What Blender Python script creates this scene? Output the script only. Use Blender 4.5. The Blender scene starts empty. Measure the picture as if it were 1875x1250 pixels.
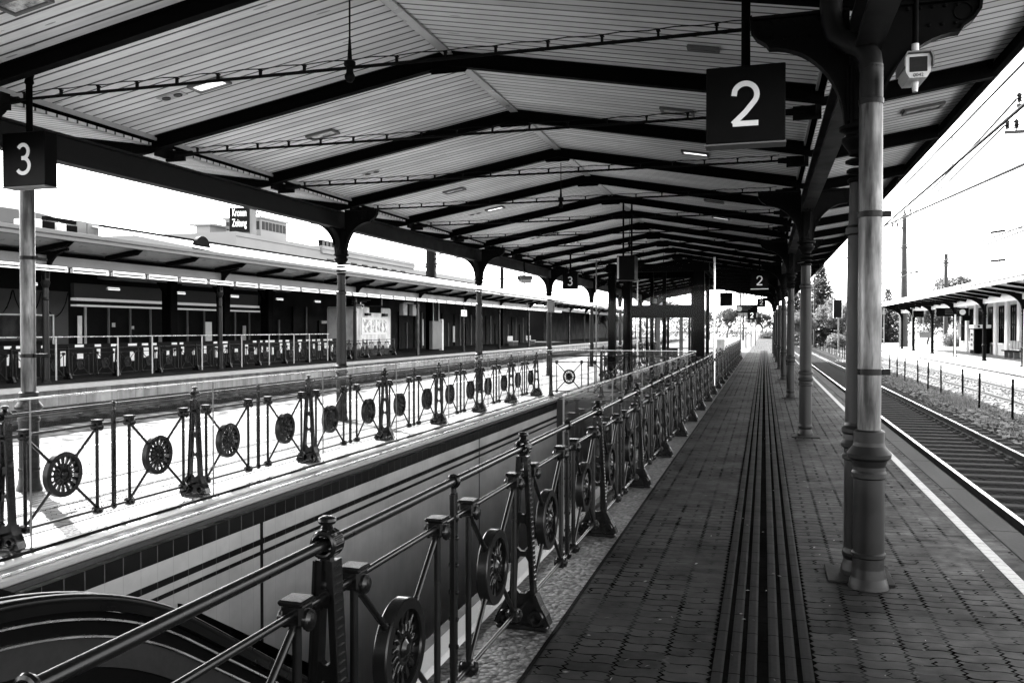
import bpy, math, random
from mathutils import Vector, Matrix
random.seed(7)
scene = bpy.context.scene
COL = scene.collection
PI = math.pi
R = math.radians

# ------------------------------------------------------------------ helpers
class MB:
    """collects geometry that becomes one mesh"""
    def __init__(s): s.v = []; s.f = []; s.sm = []
    def add(s, vs, fs, smooth=False):
        b = len(s.v); s.v += [tuple(p) for p in vs]
        for f in fs: s.f.append(tuple(i + b for i in f)); s.sm.append(smooth)
        return s
    def box(s, x0, x1, y0, y1, z0, z1, M=None):
        vs = [(x0,y0,z0),(x1,y0,z0),(x1,y1,z0),(x0,y1,z0),(x0,y0,z1),(x1,y0,z1),(x1,y1,z1),(x0,y1,z1)]
        if M is not None: vs = [tuple(M @ Vector(p)) for p in vs]
        return s.add(vs, [(0,3,2,1),(4,5,6,7),(0,1,5,4),(1,2,6,5),(2,3,7,6),(3,0,4,7)])
    def bbox(s, x0, x1, y0, y1, z0, z1, b=.006, M=None):
        """box with chamfered edges"""
        vs = []; fs = []; idx = {}
        X = (x0, x1); Y = (y0, y1); Z = (z0, z1)
        for i in (0,1):
            for j in (0,1):
                for k in (0,1):
                    for a in range(3):
                        p = [X[i], Y[j], Z[k]]
                        for c in range(3):
                            if c != a: p[c] += b * (1 if (i,j,k)[c] == 0 else -1)
                        idx[(i,j,k,a)] = len(vs); vs.append(p)
        I = lambda i,j,k,a: idx[(i,j,k,a)]
        for i in (0,1):
            q = [I(i,0,0,0), I(i,1,0,0), I(i,1,1,0), I(i,0,1,0)]; fs.append(q if i else q[::-1])
            q = [I(0,i,0,1), I(0,i,1,1), I(1,i,1,1), I(1,i,0,1)]; fs.append(q if i else q[::-1])
            q = [I(0,0,i,2), I(1,0,i,2), I(1,1,i,2), I(0,1,i,2)]; fs.append(q if i else q[::-1])
        for i in (0,1):
            for j in (0,1):
                fs.append([I(i,j,0,0), I(i,j,0,1), I(i,j,1,1), I(i,j,1,0)] if i == j else [I(i,j,0,1), I(i,j,0,0), I(i,j,1,0), I(i,j,1,1)])
                fs.append([I(0,i,j,1), I(0,i,j,2), I(1,i,j,2), I(1,i,j,1)] if i == j else [I(0,i,j,2), I(0,i,j,1), I(1,i,j,1), I(1,i,j,2)])
                fs.append([I(i,0,j,2), I(i,0,j,0), I(i,1,j,0), I(i,1,j,2)] if i == j else [I(i,0,j,0), I(i,0,j,2), I(i,1,j,2), I(i,1,j,0)])
        for i in (0,1):
            for j in (0,1):
                for k in (0,1):
                    t = [I(i,j,k,0), I(i,j,k,1), I(i,j,k,2)]
                    fs.append(t if (i+j+k) % 2 else t[::-1])
        if M is not None: vs = [tuple(M @ Vector(p)) for p in vs]
        return s.add(vs, fs)
    def tube(s, p0, p1, r0, r1=None, n=10, caps=True):
        r1 = r0 if r1 is None else r1
        p0 = Vector(p0); p1 = Vector(p1); d = (p1 - p0)
        if d.length < 1e-6: return s
        d.normalize()
        u = d.orthogonal().normalized(); w = d.cross(u)
        ring = lambda p, r: [p + r*(math.cos(2*PI*i/n)*u + math.sin(2*PI*i/n)*w) for i in range(n)]
        A = ring(p0, r0); B = ring(p1, r1)
        s.add(A + B, [(i, (i+1) % n, n + (i+1) % n, n + i) for i in range(n)], True)
        if caps:
            s.add(A, [tuple(range(n))[::-1]]); s.add(B, [tuple(range(n))])
        return s
    def path(s, pts, r, n=8):
        for a, b in zip(pts, pts[1:]): s.tube(a, b, r, r, n, True)
        return s
    def sweep(s, pts, r, n=8):
        """smooth tube along a polyline; r may be a list"""
        pts = [Vector(p) for p in pts]; m = len(pts)
        rs = r if isinstance(r, (list, tuple)) else [r]*m
        vs = []; fs = []; u = None
        for i, p in enumerate(pts):
            d = (pts[min(i+1, m-1)] - pts[max(i-1, 0)]).normalized()
            u = d.orthogonal().normalized() if u is None else (u - u.dot(d)*d).normalized()
            w = d.cross(u)
            vs += [p + rs[i]*(math.cos(2*PI*k/n)*u + math.sin(2*PI*k/n)*w) for k in range(n)]
        for i in range(m-1):
            for k in range(n): fs.append((i*n+k, i*n+(k+1) % n, (i+1)*n+(k+1) % n, (i+1)*n+k))
        s.add(vs, fs, True)
        s.add(vs[:n], [tuple(range(n))[::-1]]); s.add(vs[-n:], [tuple(range(n))])
        return s
    def lathe(s, prof, c=(0,0,0), axis='Z', n=20):
        """prof [(r, h)] turned about an axis through c; sharp corners kept by doubling points"""
        vs = []; fs = []
        def P(r, h, a):
            x, y = r*math.cos(a), r*math.sin(a)
            if axis == 'Z': return (c[0]+x, c[1]+y, c[2]+h)
            if axis == 'X': return (c[0]+h, c[1]+x, c[2]+y)
            return (c[0]+y, c[1]+h, c[2]+x)
        for (r0, h0), (r1, h1) in zip(prof, prof[1:]):
            b = len(vs)
            for i in range(n): vs.append(P(r0, h0, 2*PI*i/n))
            for i in range(n): vs.append(P(r1, h1, 2*PI*i/n))
            for i in range(n): fs.append((b+i, b+(i+1) % n, b+n+(i+1) % n, b+n+i))
        return s.add(vs, fs, True)
    def torus(s, c, Rr, r, axis='X', n=20, m=8):
        return s.lathe([(Rr + r*math.cos(2*PI*i/m), r*math.sin(2*PI*i/m)) for i in range(m+1)], c, axis, n)
    def prism(s, pts, lo, hi, fn):
        """polygon pts (a,b) extruded from lo to hi; fn(a,b,t)->xyz"""
        n = len(pts)
        A = [fn(a, b, lo) for a, b in pts]; B = [fn(a, b, hi) for a, b in pts]
        s.add(A, [tuple(range(n))[::-1]]); s.add(B, [tuple(range(n))])
        for i in range(n):
            j = (i+1) % n
            s.add([A[i], A[j], B[j], B[i]], [(0,1,2,3)])
        return s
    def strip(s, pts, w, t0, t1, fn):
        """flat bar following polyline pts (a,b) of width w, thickness t0..t1"""
        P = [Vector((a, b)) for a, b in pts]; L = []; Rr = []
        for i, p in enumerate(P):
            d = (P[min(i+1, len(P)-1)] - P[max(i-1, 0)]).normalized(); nn = Vector((-d.y, d.x))
            L.append(p + nn*w/2); Rr.append(p - nn*w/2)
        for i in range(len(P)-1):
            q = [L[i], L[i+1], Rr[i+1], Rr[i]]
            a = [fn(x, y, t0) for x, y in q]; b = [fn(x, y, t1) for x, y in q]
            s.add(a + b, [(0,1,2,3), (7,6,5,4), (0,4,5,1), (2,6,7,3), (1,5,6,2), (3,7,4,0)])
        return s
    def mesh(s, name, m):
        me = bpy.data.meshes.new(name)
        me.from_pydata(s.v, [], s.f); me.polygons.foreach_set('use_smooth', s.sm)
        me.materials.append(m); me.validate(); me.update(); return me
    def build(s, name, m, parent=None, loc=None):
        return inst(name, s.mesh(name, m), parent, loc)

def inst(name, me, parent=None, loc=None, rot=None):
    o = bpy.data.objects.new(name, me); COL.objects.link(o)
    if parent is not None: o.parent = parent
    if loc is not None: o.location = loc
    if rot is not None: o.rotation_euler = rot
    return o

def tag(o, label=None, cat=None, group=None, kind=None):
    if label: o['label'] = label
    if cat: o['category'] = cat
    if group: o['group'] = group
    if kind: o['kind'] = kind
    return o

def thing(name, label, cat, loc=(0,0,0), rz=0, group=None):
    o = inst(name, None, None, loc, (0,0,rz)); return tag(o, label, cat, group)

def copy_tree(o, parent=None):
    c = o.copy(); COL.objects.link(c)
    if parent is not None: c.parent = parent
    for ch in list(o.children): copy_tree(ch, c)
    return c

ORD = ['first','second','third','fourth','fifth','sixth','seventh','eighth','ninth','tenth','eleventh','twelfth','thirteenth','fourteenth','fifteenth','sixteenth','seventeenth','eighteenth','nineteenth','twentieth']
ORD += ['twenty-' + w for w in ORD[:9]] + ['thirtieth'] + ['thirty-' + w for w in ORD[:9]] + ['fortieth'] + ['forty-' + w for w in ORD[:9]]

# ------------------------------------------------------------------ materials
class S:
    """node socket with arithmetic"""
    def __init__(s, t, k): s.t = t; s.k = k
    def _m(s, op, *a, clamp=False):
        n = s.t.nodes.new('ShaderNodeMath'); n.operation = op; n.use_clamp = clamp
        for i, x in enumerate((s,) + a):
            if isinstance(x, S): s.t.links.new(x.k, n.inputs[i])
            else: n.inputs[i].default_value = x
        return S(s.t, n.outputs[0])
    def __add__(s, o): return s._m('ADD', o)
    def __radd__(s, o): return s._m('ADD', o)
    def __sub__(s, o): return s._m('SUBTRACT', o)
    def __rsub__(s, o): return (s*-1.0) + o
    def __mul__(s, o): return s._m('MULTIPLY', o)
    def __rmul__(s, o): return s._m('MULTIPLY', o)
    def __truediv__(s, o): return s._m('DIVIDE', o)
    def floor(s): return s._m('FLOOR')
    def frac(s): return s._m('FRACT')
    def abs(s): return s._m('ABSOLUTE')
    def pp(s, x): return s._m('PINGPONG', x)
    def lt(s, x): return s._m('LESS_THAN', x)
    def gt(s, x): return s._m('GREATER_THAN', x)
    def min(s, x): return s._m('MINIMUM', x)
    def max(s, x): return s._m('MAXIMUM', x)
    def sin(s): return s._m('SINE')
    def pw(s, x): return s._m('POWER', x)
    def clamp(s): return s._m('ADD', 0.0, clamp=True)
    def map(s, a, b, c, d):
        n = s.t.nodes.new('ShaderNodeMapRange'); s.t.links.new(s.k, n.inputs[0])
        for i, x in enumerate((a, b, c, d)): n.inputs[i+1].default_value = x
        return S(s.t, n.outputs[0])
    def mix(s, a, b):
        """a where s=0, b where s=1"""
        A = a if isinstance(a, S) else None
        if A is None and not isinstance(b, S): return s*(b-a) + a
        return (1.0 - s)*a + s*b

class Mat:
    def __init__(s, name, rough=.6, metal=0., spec=.5):
        s.m = bpy.data.materials.new(name); s.m.use_nodes = True; s.t = s.m.node_tree
        s.b = s.t.nodes['Principled BSDF']
        s.b.inputs['Roughness'].default_value = rough; s.b.inputs['Metallic'].default_value = metal
        s.b.inputs['Specular IOR Level'].default_value = spec
        tc = s.t.nodes.new('ShaderNodeTexCoord'); s.obj = tc.outputs['Object']
        sp = s.t.nodes.new('ShaderNodeSeparateXYZ'); s.t.links.new(s.obj, sp.inputs[0])
        s.x, s.y, s.z = (S(s.t, sp.outputs[i]) for i in range(3))
    def vec(s, x, y, z):
        n = s.t.nodes.new('ShaderNodeCombineXYZ')
        for i, q in enumerate((x, y, z)):
            if isinstance(q, S): s.t.links.new(q.k, n.inputs[i])
            else: n.inputs[i].default_value = q
        return n.outputs[0]
    def noise(s, scale, detail=3, rough=.55, v=None):
        n = s.t.nodes.new('ShaderNodeTexNoise'); s.t.links.new(v or s.obj, n.inputs['Vector'])
        n.inputs['Scale'].default_value = scale; n.inputs['Detail'].default_value = detail; n.inputs['Roughness'].default_value = rough
        return S(s.t, n.outputs[0])
    def voro(s, scale, out='Distance', feature='F1', v=None):
        n = s.t.nodes.new('ShaderNodeTexVoronoi'); s.t.links.new(v or s.obj, n.inputs['Vector']); n.feature = feature
        n.inputs['Scale'].default_value = scale
        k = n.outputs[out]
        if out == 'Color':
            bw = s.t.nodes.new('ShaderNodeSeparateColor'); s.t.links.new(k, bw.inputs[0]); k = bw.outputs[0]
        return S(s.t, k)
    def white(s, x, y):
        n = s.t.nodes.new('ShaderNodeTexWhiteNoise'); n.noise_dimensions = '2D'
        s.t.links.new(s.vec(x, y, 0.), n.inputs['Vector']); return S(s.t, n.outputs['Value'])
    def rnd(s):
        n = s.t.nodes.new('ShaderNodeObjectInfo'); return S(s.t, n.outputs['Random'])
    def col(s, c):
        if isinstance(c, S):
            n = s.t.nodes.new('ShaderNodeCombineColor')
            for i in range(3): s.t.links.new(c.k, n.inputs[i])
            s.t.links.new(n.outputs[0], s.b.inputs['Base Color'])
        else: s.b.inputs['Base Color'].default_value = (c, c, c, 1)
        return s
    def rough(s, r): s.t.links.new(r.k, s.b.inputs['Roughness']); return s
    def bump(s, h, strength=.4, dist=.01):
        n = s.t.nodes.new('ShaderNodeBump'); n.inputs['Strength'].default_value = strength; n.inputs['Distance'].default_value = dist
        s.t.links.new(h.k, n.inputs['Height']); s.t.links.new(n.outputs[0], s.b.inputs['Normal']); return s

def paint(name, c, rough=.5, var=.25, scale=3., metal=0., bump=0., spec=.5, fine=40.):
    """a plain surface with soft wear in its colour and gloss"""
    a = Mat(name, rough, metal, spec)
    n = a.noise(scale, 5, .6); f = a.noise(fine, 2)
    a.col((n*.7 + f*.3).map(.3, .7, c*(1-var), c*(1+var)))
    a.rough(n.map(.3, .7, max(rough-.12, .05), min(rough+.12, 1)))
    if bump: a.bump(f, bump, .004)
    return a.m

M = {}
M['iron'] = paint('black_iron_paint', .003, .25, .15, 1.2, spec=.27)
M['iron_dark'] = paint('dark_steel_paint', .0015, .7, .3, 2, spec=.03)
M['girder'] = paint('girder_paint', .011, .5, .25, 2, spec=.12)
M['column'] = paint('column_paint', .006, .4, .3, 2.5, bump=.05, spec=.2)
M['cast'] = paint('cast_iron_grey_paint', .002, .6, .3, 3, spec=.05)
M['cast_pale'] = paint('faded_cast_paint', .03, .5, .3, 3, spec=.3)
M['white_paint'] = paint('white_paint', .75, .5, .08, 1.5)
M['fascia_grey'] = paint('fascia_grey', .11, .6, .15, 1., spec=.3)
M['nosing'] = paint('nosing', .33, .75, .08, .6, spec=.2)
M['wood_nosing'] = paint('wood_nosing', .045, .75, .3, 1.5, spec=.2)
M['panel_grey'] = paint('panel_grey', .07, .7, .2, .8, spec=.2)
M['light_metal'] = paint('light_metal', .4, .35, .15, 3)
M['steel'] = paint('bare_steel', .6, .28, .15, 5, metal=.9)
M['sign_dark'] = paint('dark_sign_face', .0015, .4, .15, 2, spec=.05)
M['sign_face'] = paint('blue_black_sign_face', .002, .4, .2, 1.5, spec=.06)
M['digit'] = paint('white_lettering', .8, .5, .05, 2)
M['black'] = paint('black_rubber', .002, .3, .15, 1, spec=.12)
M['cable'] = paint('cable', .003, .7, .2, 3, spec=.1)
M['dark_interior'] = paint('dark_interior', .003, .7, .3, .8, spec=.1)
M['grey_wall'] = paint('grey_wall', .05, .7, .2, .8, spec=.2)
M['granite'] = paint('dark_granite', .008, .5, .3, 8, fine=120, spec=.2)
M['stone'] = paint('light_stone', .38, .6, .12, 4, fine=90)
M['concrete'] = paint('concrete', .05, .8, .3, 1.2, bump=.3, spec=.15)
M['concrete_dark'] = paint('dark_concrete', .012, .8, .4, 3, bump=.3, spec=.15)
M['wood_mast'] = paint('mast', .006, .7, .4, 1.)
M['grey_mid'] = paint('mid_grey_metal', .1, .5, .2, 2)
M['far_window'] = paint('far_window', .02, .6, .3, 1., spec=.1)
M['facade_white'] = paint('white_facade', .17, .7, .06, .25)
M['facade_grey'] = paint('grey_facade', .06, .7, .12, .3)
M['tree_bark'] = paint('bark', .04, .9, .4, 6, bump=.4)

def m_downpipe():
    a = Mat('worn_zinc_pipe', .35, .75)
    st = a.noise(1., 5, .65, a.vec(a.x*9., a.y*9., a.z*1.1)); bl = a.noise(2.3, 4, .6)
    sc = a.noise(1., 3, .5, a.vec(a.x*30., a.y*30., a.z*4.))
    c = st.map(.35, .65, .1, .62)*bl.map(.3, .6, .45, 1.)*sc.map(.3, .42, .35, 1.)
    a.col(c*.24); a.rough(st.map(.3, .7, .5, .25)); return a.m
M['zinc'] = m_downpipe()

def m_planks():
    a = Mat('ceiling_planks', .5)
    per = .145
    i = (a.y/per).floor(); fr = (a.y/per).frac()
    groove = (fr - .5).abs().gt(.405)
    tone = a.white(i, 3.3).map(0, 1, .84, 1.1)
    grain = a.noise(1., 4, .6, a.vec(a.x*1.3, a.y*28., 0.)).map(.3, .7, .88, 1.1)
    kn = a.voro(1., v=a.vec(a.x*1.1, a.y*6.5, 0.)).lt(.085)
    stain = a.noise(.7, 5, .62).map(.35, .75, 1.06, .72)
    c = tone*grain*stain*.85
    c = kn.mix(c, c*.45)
    c = groove.mix(c, c*.03)
    a.col(c); a.bump(groove*-1. + grain*.1, .5, .012); return a.m
M['planks'] = m_planks()

def m_pavers(name, base, dark=.012, cell=.24, jitter=.35, pol=True, jw=.05, spec=.1):
    a = Mat(name, .55)
    zig = (a.y.pp(.028)/.028 - .5)*.026
    u = (a.x + zig)/cell
    iu = u.floor(); fu = u.frac()
    j1 = 1.0 - (fu - .5).abs()*2.0            # 0 at long joints
    wav = ((a.x/cell*2*PI).sin())*.012
    off = a.white(iu, 1.7)*.04
    v = (a.y + wav)/.112 + off
    iv = v.floor(); fv = v.frac()
    j2 = (1.0 - (fv - .5).abs()*2.0)
    j3 = (fu - .5).abs()                 # S-shaped half joint in the middle of a cell
    half = ((iv*.5).frac()).lt(.25)
    wob = a.noise(6., 3).map(.3, .7, .25, 1.15); gap = a.noise(.9, 4, .6).map(.36, .5, .35, 1.)
    joint = (j1.lt(wob*(jw*1.05))).max(j2.lt(wob*(jw*1.35))).max(j3.lt(wob*(jw*.4))*half)*gap
    big = a.noise(.5, 5, .62); sm = a.noise(9., 4, .6); spk = a.noise(160., 2)
    cell_t = a.white(iu + 11.*half, iv).map(0, 1, 1.-jitter, 1.+jitter)
    c = cell_t*big.map(.3, .7, .82, 1.18)*sm.map(.3, .7, .8, 1.2)*spk.map(.3, .7, .8, 1.2)*base
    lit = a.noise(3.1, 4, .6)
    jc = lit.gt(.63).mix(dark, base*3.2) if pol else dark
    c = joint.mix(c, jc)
    a.col(c)
    wear = a.noise(1.7, 5, .65)
    a.t.links.new(((1.0 - joint)*wear.map(.36, .7, .03, spec)).k, a.b.inputs['Specular IOR Level'])
    a.rough(big.map(.3, .7, .55, .75) + sm.map(.3, .7, -.08, .12))
    a.bump(joint*-1. + cell_t*.5 + sm*.2 + spk*.1, .4, .006); return a.m
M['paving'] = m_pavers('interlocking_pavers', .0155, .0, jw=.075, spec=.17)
M['paving_sun'] = m_pavers('sunlit_interlocking_pavers', .105, .002, .24, .3, False, .085, .04)  # lit copy of the pavers: sunlight put into a lighter base tone

def m_aggregate(name='exposed_aggregate', lo=.006, hi=.15, sc=36.):
    a = Mat(name, .55)
    d = a.voro(sc, 'Color'); e = a.voro(sc, 'Distance'); n = a.noise(3., 4)
    c = d.map(0, 1, lo, hi)*e.map(.2, .8, 1.15, .3)*n.map(.3, .7, .75, 1.25)
    a.col(c); a.bump(e*-1., .9, .012); return a.m
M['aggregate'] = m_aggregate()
M['aggregate_sun'] = m_aggregate('sunlit_exposed_aggregate', .06, .36, 40.)  # same aggregate in a lighter tone that carries the sunlight

def m_ballast(name, lo, hi, sc=14., bump=1.):
    a = Mat(name, .9, 0., .06)
    d = a.voro(sc, 'Color'); e = a.voro(sc, 'Distance'); n = a.noise(.6, 5, .6)
    c = d.map(0, 1, lo, hi)*e.map(.25, .75, 1.1, .15)*n.map(.3, .7, .7, 1.3)
    a.col(c); a.bump(e*-1., bump, .05); return a.m
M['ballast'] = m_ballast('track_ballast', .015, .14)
M['ballast_dark'] = m_ballast('dark_track_ballast', .0006, .006)  # shade of the near right track put into its tone; left beds reuse it
M['earth'] = m_ballast('pale_ground', .1, .22, 3., .4)

def m_tiles():
    a = Mat('stairwell_tiles', .22)
    z = a.z; 
    band = lambda lo, hi: z.gt(lo)*z.lt(hi)
    dark = band(-.27, -.05).max(band(-.49, -.43)).max(band(-.595, -.555))
    n = a.noise(1.3, 5, .6); g = a.noise(4., 4)
    jt = ((a.y/.2).frac() - .5).abs().gt(.484)
    panel = ((a.y/6.9 + .91).frac()).lt(.008)
    gc = n.map(.3, .7, .36, .48)*g.map(.3, .7, .92, 1.06)
    gc = (jt).mix(gc, gc*.82)
    dc = jt.mix(.003, .12)
    c = dark.mix(gc, dc)
    c = panel.mix(c, .004)
    a.col(c); a.b.inputs['Specular IOR Level'].default_value = .25; a.rough(n.map(.3, .7, .3, .5)); return a.m
M['tiles'] = m_tiles()

def m_panelwall(name, base, px, pz, dark=.3):
    a = Mat(name, .7)
    j = ((a.y/px).frac() - .5).abs().gt(.49).max(((a.z/pz).frac() - .5).abs().gt(.49))
    n = a.noise(1., 5, .62); st = a.noise(1., 5, .6, a.vec(a.x, a.y*3., a.z*.5))
    c = n.map(.3, .7, base*.75, base*1.25)*st.map(.35, .7, 1.1, .5)
    a.col(j.mix(c, c*dark)); a.bump(n, .3, .01); return a.m
M['platform_wall'] = m_panelwall('platform_edge_wall', .34, 1.1, 2., .4)
M['dark_panels'] = m_panelwall('dark_panel_wall', .02, 1.3, 1.5, .2)
M['station_wall'] = paint('station_wall_plaster', .5, .7, .08, .7)

def m_glass(name='clear_glass', tint=.93, k=.65):
    m = bpy.data.materials.new(name); m.use_nodes = True; t = m.node_tree; t.nodes.clear()
    o = t.nodes.new('ShaderNodeOutputMaterial'); mx_ = t.nodes.new('ShaderNodeMixShader')
    tr = t.nodes.new('ShaderNodeBsdfTransparent'); tr.inputs[0].default_value = (tint, tint, tint, 1)
    gl = t.nodes.new('ShaderNodeBsdfGlossy'); gl.inputs['Roughness'].default_value = .02; gl.inputs[0].default_value = (.9,.9,.9,1)
    lw = t.nodes.new('ShaderNodeFresnel'); lw.inputs[0].default_value = 1.5
    k_ = t.nodes.new('ShaderNodeMath'); k_.operation = 'MULTIPLY'; k_.inputs[1].default_value = k; t.links.new(lw.outputs[0], k_.inputs[0]); t.links.new(k_.outputs[0], mx_.inputs[0]); t.links.new(tr.outputs[0], mx_.inputs[1]); t.links.new(gl.outputs[0], mx_.inputs[2])
    t.links.new(mx_.outputs[0], o.inputs[0]); return m
M['glass'] = m_glass()
M['lift_glass'] = m_glass('lift_glass', .95, k=.1)
M['glass_tint'] = m_glass('tinted_glass', .62)
def m_dark_glass():
    a = Mat('window_glass', .05); a.col(.01); return a.m
M['window'] = m_dark_glass()
def m_emit(name, e):
    a = Mat(name, .4); a.col(.8); a.b.inputs['Emission Color'].default_value = (1,1,1,1); a.b.inputs['Emission Strength'].default_value = e; return a.m
M['tube_lit'] = m_emit('lit_fluorescent_tube', .2)
M['fascia_glow'] = m_emit('glowing_shop_fascia', .02)  # faint glow added so the fascia strips read white
M['lamp_lit'] = m_emit('lit_lamp_diffuser', .2)
def m_diff():
    a = Mat('frosted_diffuser', .2); n = a.noise(9., 4, .7); a.col(n.map(.35, .6, .12, .8)); return a.m
M['diffuser'] = m_diff()
def translucent(a, c):
    t = a.t; tr = t.nodes.new('ShaderNodeBsdfTranslucent'); mx = t.nodes.new('ShaderNodeMixShader'); mx.inputs[0].default_value = .45
    cc = t.nodes.new('ShaderNodeCombineColor')
    for i in range(3): t.links.new((c*1.4).k, cc.inputs[i])
    t.links.new(cc.outputs[0], tr.inputs[0]); out = t.nodes['Material Output']
    t.links.new(a.b.outputs[0], mx.inputs[1]); t.links.new(tr.outputs[0], mx.inputs[2]); t.links.new(mx.outputs[0], out.inputs[0])
def m_leaf(name, lo, hi):
    a = Mat(name, .6)
    n = a.noise(.45, 3); w = a.noise(7., 2)
    c = (n*.5 + w*.5).map(.35, .65, lo, hi)*a.rnd().map(0, 1, .8, 1.2)
    a.col(c); translucent(a, c); return a.m
M['leaf'] = m_leaf('spring_leaves', .003, .05)
M['leaf_far'] = m_leaf('far_leaves', .01, .09)
M['leaf_bright'] = m_leaf('sunny_leaves', .02, .17)
M['needle'] = m_leaf('conifer_needles', .004, .03)
M['leaf_dark'] = m_leaf('dark_leaves', .012, .08)
def m_grass():
    a = Mat('grass_blades', .7); n = a.noise(2.2, 3); c = n.map(.3, .7, .04, .3); a.col(c); translucent(a, c); return a.m
M['grass'] = m_grass()
def m_poster():
    a = Mat('poster_print', .3); n = a.noise(2.6, 4, .6); k = a.noise(6., 2)
    a.col((n*.65 + k*.35).map(.42, .58, .9, .12)); return a.m
M['poster'] = m_poster()
def m_white_line():
    a = Mat('white_line_paint', .6); n = a.noise(5., 5, .7); w = a.noise(60., 3)
    jn = ((a.y/.112).frac() - .5).abs().gt(.46); c = (n*.6 + w*.4).map(.33, .5, .12, .42); a.col(jn.mix(c, c*.35)); return a.m
M['white_line'] = m_white_line()
def m_tactile():
    a = Mat('tactile_tiles', .5); n = a.noise(1.2, 5, .6); f = a.noise(60., 2)
    j = ((a.y/.3).frac() - .5).abs().gt(.485)
    c = n.map(.3, .7, .0015, .005)*f.map(.3, .7, .8, 1.2)
    a.b.inputs['Specular IOR Level'].default_value = .0
    a.col(j.mix(c, .0004)); a.rough(n.map(.3, .7, .4, .65)); return a.m
M['tactile'] = m_tactile()
M['tactile_ridge'] = paint('tactile_ridges', .012, .6, .5, 3, spec=.02)
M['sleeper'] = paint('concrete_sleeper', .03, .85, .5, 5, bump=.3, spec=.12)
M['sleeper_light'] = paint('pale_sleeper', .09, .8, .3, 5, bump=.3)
M['rail_side'] = paint('rusty_rail', .02, .8, .3, 5)
M['rail_top'] = paint('polished_rail_head', .75, .2, .1, 5, metal=1.)
M['shingle'] = paint('roof_sheet', .6, .5, .1, .5)

# ------------------------------------------------------------------ world, sun, camera
SUN_AZ = Vector((-.805, .593)); EL = R(41.3)
w = bpy.data.worlds.new("World"); scene.world = w; w.use_nodes = True
nt = w.node_tree; bg = nt.nodes['Background']
sky = nt.nodes.new('ShaderNodeTexSky'); sky.sky_type = 'NISHITA'; sky.sun_disc = False
sky.sun_elevation = EL; sky.sun_rotation = math.atan2(SUN_AZ.x, SUN_AZ.y)
bw = nt.nodes.new('ShaderNodeRGBToBW')
nt.links.new(sky.outputs[0], bw.inputs[0]); nt.links.new(bw.outputs[0], bg.inputs[0]); bg.inputs[1].default_value = .15
L = bpy.data.lights.new('sun', 'SUN'); L.energy = 3.6; L.angle = R(.5); L.color = (1, 1, 1)
lo = bpy.data.objects.new('sun', L); COL.objects.link(lo); lo.location = (-40, 30, 45)
lo.rotation_euler = Vector((-SUN_AZ.x*math.cos(EL), -SUN_AZ.y*math.cos(EL), -math.sin(EL))).to_track_quat('-Z', 'Y').to_euler()
cam = bpy.data.cameras.new('camera'); cam.sensor_width = 36; cam.lens = 29.88; cam.clip_end = 2000; cam.clip_start = .05
co = bpy.data.objects.new('camera', cam); COL.objects.link(co); co.location = (0, 0, 1.7); co.rotation_euler = (PI/2 - .0145, 0, .2884)
scene.camera = co
scene.view_settings.view_transform = 'Standard'; scene.view_settings.look = 'None'; scene.view_settings.exposure = 3.55; scene.view_settings.gamma = 1
scene.cycles.max_bounces = 8; scene.cycles.transparent_max_bounces = 24; scene.cycles.use_denoising = True
scene.cycles.caustics_reflective = False; scene.cycles.caustics_refractive = False

def struct(name, mb, m): return tag(mb.build(name, m), kind='structure')

# ------------------------------------------------------------------ ground, platforms
GZ = -.68
mb = MB()
for x0, x1, y0, y1 in ((-900,-9.8,-900,1200), (1.9,900,-900,1200), (-9.8,1.9,-900,-25), (-9.8,1.9,190,1200)):
    mb.add([(x0,y0,GZ),(x1,y0,GZ),(x1,y1,GZ),(x0,y1,GZ)], [(0,1,2,3)])
struct('ground', mb, M['earth'])
def sheet(name, x0, x1, y0, y1, z, m, kind='structure'):
    mb = MB(); mb.add([(x0,y0,z),(x1,y0,z),(x1,y1,z),(x0,y1,z)], [(0,1,2,3)]); return tag(mb.build(name, m), kind=kind)
PE = 190   # far end of the platform
PIT = (-5.30, -1.68, -3.0, 20.6)
plat = thing('platform', None, None); del_keys = None
plat['kind'] = 'structure'
mb = MB()
def slab(mb, x0, x1, y0, y1): mb.box(x0, x1, y0, y1, -1.2, 0)
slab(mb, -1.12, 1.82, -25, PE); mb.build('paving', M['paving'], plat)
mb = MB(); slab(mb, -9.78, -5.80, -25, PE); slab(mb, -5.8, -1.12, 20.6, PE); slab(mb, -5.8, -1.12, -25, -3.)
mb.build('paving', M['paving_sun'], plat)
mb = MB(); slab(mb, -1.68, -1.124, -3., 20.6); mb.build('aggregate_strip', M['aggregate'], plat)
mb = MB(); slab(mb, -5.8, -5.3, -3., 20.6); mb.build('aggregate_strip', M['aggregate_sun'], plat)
mb = MB()
for k in range(-12, 95): mb.bbox(1.824, 2.06, k*2.0+.004, k*2.0+1.996, -.14, .004, .008)
for k in range(-12, 95): mb.bbox(-10.1, -9.784, k*2.0+.004, k*2.0+1.996, -.14, .004, .008)
mb.build('edge_slabs', M['concrete'], plat)
mb = MB(); mb.box(1.82, 1.98, -25, PE, -1.2, -.141); mb.box(-10.0, -9.78, -25, PE, -1.2, -.141); mb.build('edge_wall', M['platform_wall'], plat)
mb = MB(); mb.box(1.60, 1.685, -25, PE, .0005, .004); mb.build('white_line', M['white_line'], plat)
mb = MB(); mb.box(-9.45, -9.36, -25, PE, .0005, .004); mb.build('white_line', M['white_line'], plat)
mb = MB(); mb.box(-1.134, -1.112, -3, 66, .0008, .0035); mb.box(-5.812, -5.79, -3, 20.6, .0008, .0035); mb.build('joint_gap', M['iron_dark'], plat)
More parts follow.
